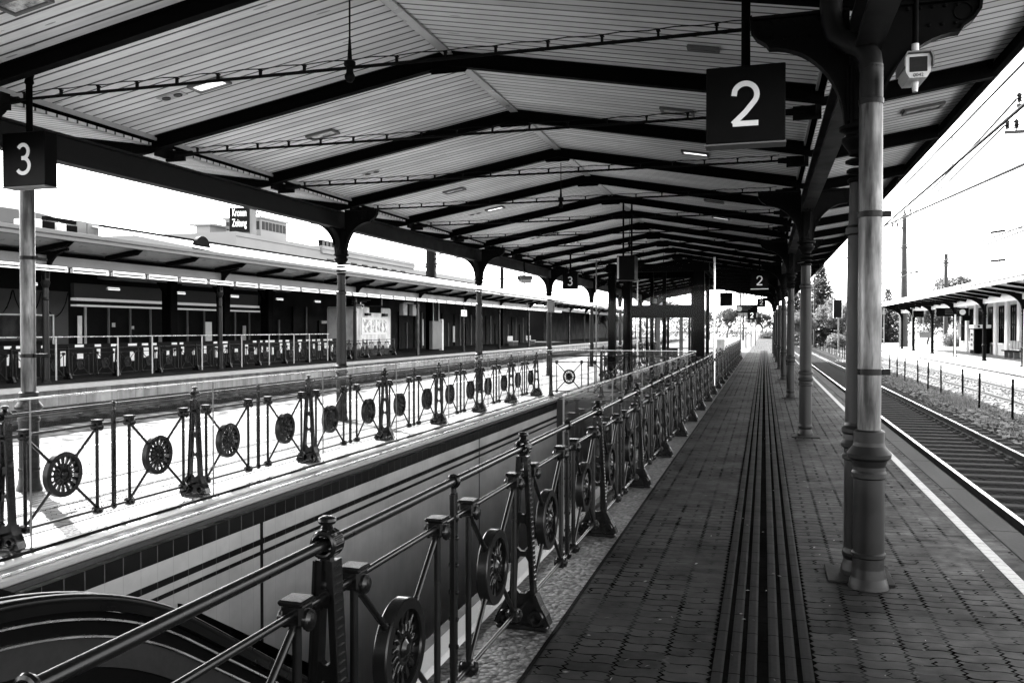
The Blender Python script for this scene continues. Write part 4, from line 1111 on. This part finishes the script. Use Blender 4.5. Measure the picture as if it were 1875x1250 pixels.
for k, y in enumerate((83., 90.)):
    t = thing('platform_bench', '%s pale bench from the camera far along the opposite platform' % ORD[k], 'bench', (-24.5, y, 0))
    mb = MB(); mb.bbox(-.3, .3, -.9, .9, .42, .5, .02); mb.build('seat', M['light_metal'], t)
    mb = MB(); mb.bbox(-.36, -.3, -.9, .9, .5, 1.0, .02); mb.build('backrest', M['light_metal'], t)
    for s in (-.7, .7):
        mb = MB(); mb.box(-.25, .25, s-.04, s+.04, 0, .42); mb.build('leg', M['grey_mid'], t)
# rooftop units on the opposite roof
def unit(label, y0, y1, x, z0, z1, pale, dark):
    t = thing('rooftop_unit', label, 'air conditioner', (x, y0, z0)); ym = (y1-y0)
    mb = MB(); mb.bbox(-.9, -.02, 0, ym*.45, 0, z1-z0, .03); mb.build('pale_side' if pale else 'side', M['white_paint'] if pale else M['grey_mid'], t)
    mb = MB(); mb.bbox(-.85, 0, ym*.46, ym, 0, z1-z0-.03, .02); mb.build('grille', M['iron_dark'] if dark else M['grey_mid'], t)
unit('pale rooftop air unit with a black grille nearest the left column', 25.1, 26.15, -25.9, 5.3, 5.80, True, True)
unit('second pale rooftop air unit with a black grille, between its twin and the grey box', 26.4, 27.35, -26.0, 5.3, 5.78, True, True)
unit('tall grey rooftop box at the start of the white roof sheet', 27.45, 28.6, -26.1, 5.3, 6.02, False, False)
mb = MB(); mb.prism([(-20.4,4.63),(-20.4,4.68),(-26.4,5.42),(-26.4,4.9)], -30, 28.1, lambda a, b, y: (a, y, b)); tag(mb.build('roof_parapet', M['fascia_grey']), 'flat grey roof block under the rooftop air units', 'roof')
mb = MB(); mb.lathe([(.5,-.08),(.5,.08),(0,.08)], (-22.4, 30.2, 5.05), 'X', 20); tag(mb.build('roof_vent', M['iron_dark']), 'half round dark vent on the opposite roof', 'vent')

# ------------------------------------------------------------------ far left buildings
ob = thing('office_building', 'long white office building with stepped blocks behind the left canopy', 'building')
mb = MB(); mb.box(-135, -90.0, 131, 161, -.6, 19.05); mb.build('wall', M['facade_white'], ob)
mb = MB(); mb.box(-125, -90.1, 161, 262, -.6, 17.8); mb.build('wall', M['facade_white'], ob)
mb = MB(); mb.box(-115, -89.6, 161.2, 211, 17.8, 19.4); mb.build('wall', M['facade_white'], ob)
mb = MB(); mb.box(-89.99, -89.9, 131, 161, 18.2, 18.3); mb.box(-89.6, -89.5, 161.2, 211, 18.6, 18.7); mb.build('cornice', M['facade_grey'], ob)
for k in range(6):
    mb = MB(); mb.box(-90.0, -89.93, 132.5+4.6*k, 135.2+4.6*k, 15.4, 16.4); mb.build('window', M['far_window'], ob)
for k in range(8):
    mb = MB(); mb.box(-90.1, -90.0, 164+5.5*k, 166.8+5.5*k, 15.0, 16.8); mb.build('window', M['far_window'], ob)
mb = MB()
for k in range(5): mb.box(-95, -94, 169+1.7*k, 170.1+1.7*k, 19.4, 21.2)
mb.box(-95.2, -93.9, 168.6, 177.5, 21.2, 21.5); mb.build('rooftop_fans', M['black'], ob)
tw = thing('office_tower', 'white tower with ribbon windows beside the dark newspaper sign', 'building', (-101.2, 150, .1))
mb = MB(); mb.box(-6, 2.5, 2.2, 12, -1, 24.2); mb.build('wall', M['facade_white'], tw)
mb = MB(); mb.box(-6.4, 3.0, 1.8, 12.4, 24.2, 24.6); mb.build('roof_slab', M['facade_white'], tw)
for z0, z1 in ((22.0, 23.7), (19.6, 20.6)):
    for k in range(6):
        mb = MB(); mb.box(-5.6+1.35*k, -4.6+1.35*k, 2.12, 2.2, z0, z1); mb.build('window', M['far_window'], tw)
    for k in range(7):
        mb = MB(); mb.box(2.5, 2.58, 2.6+1.32*k, 3.6+1.32*k, z0, z1); mb.build('window', M['far_window'], tw)
o = inst('lettering', text_mesh('mnX', 2.6, M['black'], .15), tw, (-1.0, 3.4, 25.6), (PI/2, 0, .5))
sg = thing('newspaper_sign', 'dark cube sign reading Kronen Zeitung on the white office building', 'sign', (-98.3, 144.3, 0), R(13))
mb = MB(); mb.bbox(-2.1, 2.1, 0, 3.4, 18.6, 25.4, .05); mb.build('box', M['facade_grey'], sg)
mb = MB(); mb.box(-2.0, 2.0, -.06, -.001, 20.6, 25.4); mb.build('face', M['sign_face'], sg)
o = inst('lettering', text_mesh('Kronen', 1.55, M['digit'], .02, .014), sg, (0, -.1, 24.35), (PI/2, 0, 0)); o.scale = (.6, 1.35, 1)
o = inst('lettering', text_mesh('Zeitung', 1.55, M['digit'], .02, .014), sg, (0, -.1, 22.35), (PI/2, 0, 0)); o.scale = (.6, 1.35, 1)
mb = MB(); mb.box(-108, -104, 143, 149, -1, 20.0); mb.box(-108.6, -103.6, 142.6, 149.4, 22.0, 22.4); mb.box(-107.6, -104.4, 143.4, 148.6, 20.0, 22.0); tag(mb.build('stair_tower', M['facade_white']), 'small white roof block left of the dark newspaper sign', 'building')
rb = thing('round_building', 'grey round building with a band of pale windows at the far left', 'building', (-117.2, 96, 0))
mb = MB(); mb.lathe([(15.9,-1),(15.9,15.4),(15.4,15.4),(15.4,16.6),(16.1,16.6),(16.1,18.6),(15.8,18.8),(0,18.9)], n=72); mb.build('wall', M['facade_grey'], rb)
mb = MB()
for k in range(72):
    if k % 1 == 0:
        a = 2*PI*k/72; Q = Matrix.Rotation(a, 4, 'Z'); mb.box(15.35, 15.62, -.42, .42, 15.5, 16.55, Q)
mb.build('window_band', M['white_paint'], rb)

# ------------------------------------------------------------------ masts and wires
def mast(name, label, x, y, h, r0, r1, arms=(), z0=GZ, square=False):
    t = thing(name, label, 'mast', (x, y, z0))
    mb = MB(); mb.tube((0,0,0), (0,0,h-z0), r0, r1, 6 if not square else 4)
    mb.build('pole', M['wood_mast'] if not square else M['cast'], t)
    for (xa, xb, z, ins) in arms:
        a = MB(); a.tube((xa,0,z-z0), (xb,0,z-z0), .075, n=6); ao = a.build('crossarm', M['wood_mast'], t)
        for q in ins:
            i_ = MB(); i_.lathe([(.03,0),(.03,.1),(.13,.12),(.08,.22),(.13,.25),(.08,.34),(.12,.4),(.04,.5)], (q,0,z-z0+.04), n=8); i_.build('insulator', M['black'], ao)
    return t
mast('catenary_mast', 'tall black tapered mast with insulator arms behind the right canopy', 13.0, 90, 12.8, .4, .2, ((.0,.6,12.7,(.0,.55)), (-1.1,.2,11.5,(-1.05,-.65)), (-.4,.4,9.6,()), (-1.3,1.5,7.2,())))
mast('catenary_mast', 'shorter black mast right of the tall one behind the right canopy', 17.6, 95, 9.3, .22, .19, ((-.35,.35,8.4,()), (-.35,.35,6.2,())))
mast('catenary_mast', 'thick grey square mast rising behind the opposite canopy', -26.6, 66, 9.4, .5, .47, ((-.6,.6,6.9,()), (-.6,.6,7.1,())), square=True)
mast('catenary_mast', 'thin grey mast farther along the opposite platform', -26.0, 84, 9.6, .24, .2, ((-.3,1.5,5.6,()), (-.3,.5,6.9,())), square=True)
mast('catenary_mast', 'black mast at the right picture edge with two insulator arms', 10.85, 40.5, 13.5, .2, .14, ((-.7,.1,11.1,(-.6,)), (-1.15,.1,10.0,(-1.05,-.7))))
for i, (x, y, h) in enumerate(((6.3,118,8.6), (5.9,150,9.), (-3.1,135,9.), (1.6,128,9.), (2.6,170,9.5), (-8.5,140,9.), (10.4,104,5.2))):
    mast('catenary_mast', ['slim pale mast before the dark conifer', 'thin mast behind the slim pale one near the conifer', 'thin mast left of the number 2 posts far down the line', 'thin dark mast at the end of the bright walkway', 'far thin mast between the walkway end and the conifer', 'far thin mast over the left tracks beyond the canopy', 'low signal post left of the zinc downpipe'][i], x, y, h, .16, .11, ((-.8,.8,h*.8,()),))
def wire(label, pts, r=.015, sag=0.):
    mb = MB(); P = []
    for a, b in zip(pts, pts[1:]):
        for i in range(13):
            t = i/12; p = Vector(a).lerp(Vector(b), t); p.z -= sag*4*t*(1-t)
            P.append(p)
    mb.sweep(P, r*(1.7 if 'right track' in label else 3.0 if 'right' in label or 'mast' in label else 2.0), 5); tag(mb.build('overhead_wire', M['cable']), label, 'wire')
wire('upper overhead wire above the shaded right track', [(3.6,2,5.57),(3.6,190,5.57)], .012)
wire('thick lower contact wire above the shaded right track', [(3.6,2,4.95),(3.6,190,4.95)], .017)
for k, y in enumerate((18.9, 36.)):
    wire(('near' if k == 0 else 'far') + ' vertical dropper joining the two wires above the right track', [(3.6,y,5.57),(3.6,y,4.95)], .008)
wire('thin wire from the edge mast arm down to the tall black mast', [(10.25,40.5,11.5),(12.0,90,11.9)], .018, .3)
wire('thin wire below it from the lower mast arm to the tall black mast', [(9.8,40.5,10.4),(12.4,90,11.9)], .016, .3)
wire('wire rising from the tall black mast towards the right edge', [(8.2,68,9.2),(8.2,24,6.7)], .02)
wire('overhead wire above the sunlit track', [(8.2,15,4.95),(8.2,190,4.95)], .015)
wire('high wire above the station canopy ending at the shorter mast', [(13.5,40,7.2),(17.6,95,9.2)], .02)
wire('cross wire with insulators spanning above the station canopy', [(9.,80,8.6),(17.4,62,8.4),(26,55,8.2)], .015)
wire('lower cross wire with insulators above the station canopy', [(9.,80,6.6),(17.4,62,6.4),(26,55,6.2)], .012)
def insulator(label, p, d):
    mb = MB(); p = Vector(p); d = Vector(d).normalized()
    for k in range(9): mb.tube(p + d*(.16*k), p + d*(.16*k+.06), .07, .1, 8)
    mb.tube(p - d*.3, p + d*1.7, .025, n=6); tag(mb.build('wire_insulator', M['black']), label, 'insulator', 'insulators in the cross wires')
insulator('long black insulator in the upper cross wire at right', (15.2,66.7,8.45), (8.4,-18,-.2))
insulator('long black insulator in the lower cross wire at right', (15.2,66.7,6.45), (8.4,-18,-.2))
insulator('black insulator in the wires left of the thick square mast', (-22.5,63,7.9), (1,.2,0))
insulator('lower black insulator in the wires left of the thick square mast', (-21.9,62,7.5), (1,.2,0))
wire('overhead contact wire above the dark track left of the platform', [(-11.75,4,4.95),(-11.75,180,4.95)], .014)
wire('upper overhead wire above the dark track left of the platform', [(-11.75,4,5.75),(-11.75,180,5.75)], .012)
wire('overhead wire above the track beside the opposite platform', [(-18.7,4,6.75),(-18.7,180,6.75)], .012)
wire('upper cross wire running to the thick square mast', [(-26.6,66,7.9),(-10,60,7.9)], .02)
wire('lower cross wire running to the thick square mast', [(-26.6,66,7.5),(-10,60,7.4)], .02)

# ------------------------------------------------------------------ right: fence, station, canopy
fy = [24.9, 28.2, 30.9, 34.1, 36.6, 39.4] ; 
fy = [15.6, 18.0, 20.2, 22.5] + fy + [42.2 + 2.75*k for k in range(28)]
t = thing('post_fence', 'row of thin black iron posts with slack wire between the two right tracks', 'fence')
pm = MB(); pm.box(-.03, .03, -.008, .008, GZ, .4); pm.box(-.008, .008, -.03, .03, GZ, .4); pm = pm.mesh('post', M['iron_dark'])
for k, y in enumerate(fy): inst('post', pm, t, (6.2 + .05*math.sin(k*2.3), y, 0), (.012*math.sin(k*1.7), .02*math.sin(k*3.1), .3*k))
for z in (.3, -.1):
    mb = MB(); P = []
    for a, b in zip(fy, fy[1:]):
        for i in range(7): q = i/7; P.append((6.2, a+(b-a)*q, z - .09*4*q*(1-q) + .03*math.sin(a)))
    mb.sweep(P, .005 if z > 0 else .004, 4); mb.build('wire', M['cable'], t)
# denser fence rails farther along
mb = MB(); mb.box(6.18, 6.22, 52, 118, .1, .15); mb.box(6.18, 6.22, 52, 118, -.3, -.25); mb.build('rail', M['iron_dark'], t)

rc = thing('station_canopy', 'white edged platform roof on slim columns before the station house at right', 'canopy')
SX = 11.25
mb = MB(); mb.bbox(9.5, 9.68, 14, 80, 3.62, 3.76, .01); mb.build('fascia', M['white_paint'], rc)
mb = MB(); mb.bbox(9.42, 9.66, 14, 80, 3.79, 3.88, .01); mb.build('gutter', M['white_paint'], rc)
mb = MB(); mb.prism([(9.68,3.70),(11.25,3.42),(16.2,4.3),(16.2,4.36),(11.25,3.5),(9.68,3.76)], 14, 80, lambda a, b, y: (a, y, b)); mb.build('soffit', M['light_metal'], rc)
mb = MB(); mb.prism([(9.5,3.89),(13.2,4.55),(16.2,4.4),(16.2,4.45),(13.2,4.62),(9.5,3.93)], 14, 80, lambda a, b, y: (a, y, b)); mb.build('roof_sheet', M['shingle'], rc)
mb = MB(); mb.box(SX-.09, SX+.09, 14, 79.6, 3.05, 3.33); mb.build('girder', M['white_paint'], rc)
me = MB().prism([(9.66,3.68),(9.66,3.56),(11.2,3.26),(11.2,3.42)], -.07, .07, lambda a, b, t: (a, t, b)).mesh('rafter', M['iron_dark'])
for k in range(27): inst('rafter', me, rc, (0, 15 + 2.47*k, 0))
cs = MB(); cs.lathe([(.14,0),(.14,.05),(.1,.1),(.1,.78),(.13,.8),(.13,.86),(.1,.9),(.085,2.3),(.11,2.34),(.08,2.4),(.12,2.55)], n=14); cs.box(-.08,.08,-.08,.08,2.5,3.05)
csm = cs.mesh('column', M['cast'])
bb = MB(); arc = [(-(1.1 - 1.0*math.cos(PI/2*i/n)), 2.6 + .75*math.sin(PI/2*i/n)) for i in range(n+1)]
bb.prism([(-.08,2.6)] + arc + [(-1.1,3.5),(-.08,3.3)], -.05, .05, lambda a, b, t: (a, t, b))
for s in (-1, 1):
    arc2 = [(s*(.7 - .62*math.cos(PI/2*i/n)), 2.55 + .5*math.sin(PI/2*i/n)) for i in range(n+1)]
    bb.prism(([(s*.08,2.55)] + arc2 + [(s*.08,3.05)])[::s], -.04, .04, lambda a, b, t: (t, a, b))
bbm2 = bb.mesh('bracket', M['cast'])
for y in (28.6, 36.0, 43.4, 50.6, 57.9, 65.2, 73.0, 78.8):
    o = inst('column', csm, rc, (SX, y, 0)); inst('bracket', bbm2, o)
pz = MB().tube((-.02,-.22,0), (-.02,-.22,2.6), .05, n=10).mesh('downpipe', M['white_paint'])
for y in (43.4, 57.9): inst('downpipe', pz, rc, (SX, y, 0))
# station house
sh = thing('station_house', 'pale station house with tall narrow windows behind the right platform', 'building')
mb = MB(); mb.box(14.7, 24, 30, 74, 0, 4.25); mb.build('wall', M['station_wall'], sh)
mb = MB(); mb.prism([(14.3,4.46),(24.4,4.3),(19.2,4.9)], 29.6, 74.4, lambda a, b, y: (a, y, b)); mb.build('roof', M['facade_grey'], sh)
for k in range(15):
    y = 32.6 + 2.75*k
    mb = MB(); mb.bbox(14.55, 14.698, y-.28, y+.28, 0, 3.5, .03); mb.bbox(14.5, 14.698, y-.33, y+.33, 3.5, 3.62, .02); mb.build('pilaster', M['white_paint'], sh)
for k in range(15):
    y = 34.0 + 2.75*k
    if y > 72.5: continue
    mb = MB(); mb.box(14.62, 14.698, y-.55, y-.47, .8, 3.2); mb.box(14.62, 14.698, y+.47, y+.55, .8, 3.2); mb.box(14.62, 14.698, y-.47, y+.47, 3.12, 3.2); mb.box(14.62,14.698,y-.47,y+.47,1.9,1.98); mb.box(14.63,14.698,y-.04,y+.04,.8,3.12)
    f = mb.build('window', M['iron_dark'], sh)
    g_ = MB(); g_.box(14.67, 14.698, y-.46, y+.46, .8, 3.12); g_.build('pane', M['window'], f)
    g_ = MB(); g_.bbox(14.56, 14.698, y-.6, y+.6, .7, .8, .01); g_.build('sill', M['white_paint'], f)
# ticket machine
tm = thing('ticket_machine', 'dark ticket machine with a pale header against the station house', 'ticket machine', (13.55, 63.6, 0))
mb = MB(); mb.bbox(0, .95, 0, 1.3, .05, 1.75, .04); mb.build('body', M['iron_dark'], tm)
mb = MB(); mb.bbox(-.06, 1.0, -.06, 1.36, 1.76, 2.0, .03); mb.build('header', M['white_paint'], tm)
mb = MB(); mb.bbox(-.04, -.001, .15, 1.15, .3, 1.7, .01); mb.build('front', M['light_metal'], tm)
for z in (.55, .9, 1.25):
    mb = MB(); mb.box(-.055, -.041, .35, .9, z, z+.18); mb.build('slot', M['black'], tm)
mb = MB(); mb.lathe([(0,-.012),(.08,-.012),(.08,0)], (.25,-.06,1.88), 'Y', 18); mb.build('emblem', M['black'], tm)
mb = MB(); mb.box(13.9, 13.95, 69.5, 70.4, 1.1, 2.1); tag(mb.build('notice_board', M['grey_mid']), 'grey notice board on the station house wall left of the ticket machine', 'sign')
# bench
t = thing('platform_bench', 'slatted bench with four seat backs against the station house', 'bench', (13.7, 54.6, 0))
for k in range(4):
    mb = MB(); mb.bbox(.35, .42, k*.62, k*.62+.55, .52, 1.02, .02); mb.build('backrest', M['grey_mid'], t)
mb = MB(); mb.bbox(-.1, .38, -.05, 2.5, .4, .46, .01); mb.build('seat', M['iron_dark'], t)
for y in (.2, 1.2, 2.2):
    mb = MB(); mb.box(0, .3, y-.03, y+.03, 0, .4); mb.build('leg', M['grey_mid'], t)
t = board('dark sign with a round clock hanging under the station canopy', 10.35, 12.2, 58.9, 2.5, 3.02, (), d=.25, clock=True, bars=True)
board('smaller dark sign left of the clock sign under the station canopy', 10.2, 10.9, 66.5, 2.55, 3.02, (), d=.25, bars=False)
board('small dark plate below the clock sign under the station canopy', 12.35, 12.85, 61.5, 2.25, 2.6, (), d=.2, bars=False)
mb = MB(); mb.box(-.5, .5, -.03, .03, .95, 1.45); mb.tube((-.45,0,0), (-.45,0,.95), .03, n=6); mb.tube((.45,0,0), (.45,0,.95), .03, n=6)
tag(mb.build('information_sign', M['grey_mid'], None, (13.6, 82, 0)), 'low dark info panel on two legs beyond the station house', 'sign')
for k, (x, y) in enumerate(((10.6, 92), (11.6, 96), (12.6, 101), (14.2, 93), (11.8, 84), (16.2, 99))):
    mb = MB(); mb.tube((0,0,0), (0,0,4.6), .06, .045, 8); mb.box(-.12,.12,-.1,.1,3.3,3.7)
    tag(mb.build('lamp_post', M['grey_mid'], None, (x, y, 0)), '%s slim lamp post from the track beyond the station canopy' % ORD[k], 'lamp post', 'slim posts beyond the station canopy')

def signal(x, y, label):
    t = thing('railway_signal', label, 'signal', (x, y, GZ))
    mb = MB(); mb.tube((0,0,0), (0,0,4.6), .07, .06, 8); mb.box(-.35,.05,-.04,.04,2.2,2.28); mb.build('post', M['grey_mid'], t)
    mb = MB(); mb.bbox(-.45, .3, -.08, .08, 3.5, 5.2, .03); mb.build('head', M['sign_dark'], t)
    mb = MB(); mb.box(-.48,-.45,-.09,.09,3.45,5.25); mb.box(.3,.33,-.09,.09,3.45,5.25); mb.build('border', M['white_paint'], t)
signal(6.9, 88, 'dark signal board with white border left of the zinc downpipe')
mb = MB(); mb.box(-1.6, 1.6, -.5, .5, 4.0, 4.12)
for x in (-1.1, -.2, 1.3): mb.tube((x,0,0), (x,0,4.0), .05, n=6)
mb.box(-.9,-.3,-.1,.1,1.9,2.3)
tag(mb.build('platform_shelter', M['light_metal'], None, (8.4+3.0, 118, 0)), 'small pale shelter roof on posts before the bright shrubs', 'shelter')
# ------------------------------------------------------------------ trees
def leaf_cloud(mb, rnd, c, rad, n, size, squash=1.):
    for _ in range(n):
        d = Vector((rnd.gauss(0,1), rnd.gauss(0,1), rnd.gauss(0,1))).normalized() * rad * (rnd.random()**.45)
        p = c + Vector((d.x, d.y, d.z*squash)); a = Vector((rnd.gauss(0,1), rnd.gauss(0,1), rnd.gauss(0,1))).normalized(); u = a.orthogonal().normalized()*size*rnd.uniform(.5,1.3); v_ = a.cross(u)*.55
        mb.add([p-u, p-v_*.6, p+u, p+v_*.6], [(0,1,2,3)])
def decid(seed, h, spread, n_leaf, size):
    rnd = random.Random(seed); tr = MB(); cr = MB()
    def branch(p, d, ln, r, depth):
        q = p + d*ln*.5 + Vector((rnd.gauss(0,.06),rnd.gauss(0,.06),0))*ln; e = p + d*ln + Vector((rnd.gauss(0,.1),rnd.gauss(0,.1),rnd.gauss(0,.05)))*ln
        tr.sweep([p, q, e], [r, r*.8, r*.6], 6 if depth < 2 else 4)
        if depth == 2: leaf_cloud(cr, rnd, q, ln*.6, n_leaf//2, size, .9)
        if depth >= 3:
            leaf_cloud(cr, rnd, e, ln*.8, n_leaf, size, .9); return
        for k in range(rnd.choice((3,3,4)) if depth else 5):
            a = rnd.random()*6.28; tilt = rnd.uniform(.35, .95) if depth else rnd.uniform(.25, .8)
            o1 = d.orthogonal().normalized(); o2 = d.cross(o1); nd = (d*math.cos(tilt) + (o1*math.cos(a)+o2*math.sin(a))*math.sin(tilt)*spread)
            nd.z += .05; nd.normalize()
            branch(e if k else q.lerp(e,.7), nd, ln*rnd.uniform(.6,.82), r*.55, depth+1)
    branch(Vector((0,0,0)), Vector((0,0,1)), h*.24, h*.02, 0)
    return tr, cr
def conif(seed, h):
    rnd = random.Random(seed); tr = MB(); cr = MB(); tr.tube((0,0,0), (0,0,h), h*.02, .02, 8)
    z = h*.06
    while z < h*.99:
        f = 1 - z/h; Ln = .2 + f*h*.36*rnd.uniform(.7,1.2); nb = 7
        for k in range(nb):
            a = 2*PI*(k+rnd.random()*.7)/nb; d = Vector((math.cos(a), math.sin(a), -.12 + .35*(1-f)))
            base = Vector((0,0,z)); tr.tube(base, base + d*Ln, .03, .008, 4)
            m = max(3, int(Ln/.22))
            for i in range(m):
                p = base + d*Ln*(i+.6)/m + Vector((0,0,-.1*(i/m)**2*Ln))
                for s in range(4):
                    u = Vector((rnd.gauss(0,.3),rnd.gauss(0,.3),rnd.gauss(-.1,.22))) + d*.25; w_ = u.orthogonal().normalized()*.06
                    cr.add([p-w_, p+u*.5-w_*1.4, p+u, p+u*.5+w_*1.4, p+w_], [(0,1,2,3,4)])
        z += h*.021
    return tr, cr
def bush(seed, r, n, size):
    rnd = random.Random(seed); tr = MB(); cr = MB()
    for k in range(7):
        a = rnd.random()*6.28; c = Vector((math.cos(a)*r*.5*rnd.random(), math.sin(a)*r*.5*rnd.random(), r*rnd.uniform(.35,.8)))
        tr.tube((0,0,0), c, .04, .015, 4); leaf_cloud(cr, rnd, c, r*.5, n//7, size, .8)
    return tr, cr
kinds = {}
for nme, (tr, cr), m in (('a', decid(1, 13, 1.0, 120, .27), 'leaf'), ('b', decid(5, 14, 1.15, 75, .25), 'leaf'), ('c', decid(9, 12, .9, 70, .34), 'leaf_dark'), ('d', decid(14, 13, 1.05, 150, .26), 'leaf_far'), ('e', decid(17, 13, 1.1, 150, .26), 'leaf_bright'), ('bush', bush(3, 2.2, 2600, .2), 'leaf_bright'), ('con', conif(2, 15), 'needle')):
    kinds[nme] = (tr.mesh('trunk', M['tree_bark']), cr.mesh('crown', M[m]))
def tree(kind, label, x, y, s=1., rz=0., name='leafy_tree', cat='tree', z=GZ, sz=None):
    if kind == 'con' and s > .6: sz = s; s = s*1.12
    t = thing(name, label, cat, (x, y, z), rz); t.scale = (s, s, sz or s)
    inst('trunk' if cat != 'shrub' else 'stems', kinds[kind][0], t); inst('crown', kinds[kind][1], t)
tree('con', 'tall dark conifer beside the track left of the zinc downpipe', 7.3, 122, .74, 0, 'conifer_tree')
tree('con', 'lower dark conifer just left of the tall one', 4.4, 132, .62, 1.2, 'conifer_tree')
tree('e', 'bright leafy tree right in front of the dark conifer', 9.2, 110, .66, .4)
tree('e', 'second bright leafy tree close behind the signal board', 11.6, 119, .72, 2.4)
tree('e', 'bright leafy tree left of the conifers, behind the far columns', 4.6, 114, .5, 1.4)
tree('bush', 'pale shrub on the bank under the bright leafy tree', 7.8, 104, .75, 3., 'shrub', 'shrub')
tree('b', 'bright loose tree right of the conifer by the signal board', 13.2, 124, .68, 2.)
tree('bush', 'pale round shrub at the foot of the conifer', 9.8, 108, .8, 0, 'shrub', 'shrub')
tree('bush', 'pale shrub behind the small shelter left of the downpipe', 11.8, 112, 1.1, 1., 'shrub', 'shrub')
tree('d', 'leafy tree behind the far end of the station canopy', 17.5, 104, .62, 1.)
tree('e', 'bright tree left of the station house under the canopy line', 20.5, 100, .6, 2.4)
tree('d', 'round tree crown rising above the station canopy', 22.6, 114, 1.0, .3)
tree('b', 'loose bright tree behind the clock sign', 23.0, 96, .55, 4.)
tree('con', 'small pointed tree top over the far end of the station canopy', 15.2, 118, .5, .7, 'conifer_tree')
tree('bush', 'low shrub under the trees left of the station house', 17.8, 92, .8, 2., 'shrub', 'shrub')
tree('bush', 'second low shrub under the trees, nearer the station house', 20.6, 90, .85, 4., 'shrub', 'shrub')
tree('a', 'hazy bright tree at the end of the bright walkway', -.5, 190, .8, 1.5)
tree('b', 'bright tree just left of the walkway end', -7., 175, .75, .2)
tree('c', 'darker tree between the far posts down the line', -11., 168, .7, 2.2)
tree('a', 'bright tree behind the thin far masts right of the walkway end', 4.8, 178, .85, 3.)
tree('b', 'bare limbed bright tree seen through the right side of the lift', -16., 150, .85, 5.)
tree('a', 'bright tree seen through the middle of the glass lift', -27., 150, .8, 1.)
tree('b', 'leafy tree beyond the far end of the opposite canopy', -36., 152, .85, 3.7)
tree('c', 'dark tree behind the end of the opposite platform', -44., 150, .9, .9)
tree('bush', 'low hedge bush across the end of the walkway', .8, 160, .9, 0, 'shrub', 'shrub')
tree('bush', 'low dark bush at the right end of the walkway', 3.0, 150, .8, 2., 'shrub', 'shrub')
# far treeline behind the station so the horizon is closed
def treeline():
    rnd = random.Random(21); mb = MB()
    for k in range(120):
        x = -160 + 3.6*k + rnd.gauss(0,1); y = 255 + rnd.gauss(0,6) + abs(x)*.05; c = Vector((x,y,rnd.uniform(2,6)))
        leaf_cloud(mb, rnd, c, rnd.uniform(3.5,5.5), 650, .42, .9)
    tag(mb.build('treeline', M['leaf_far']), 'distant belt of pale trees closing the view down the line', 'trees', kind='stuff')
treeline()
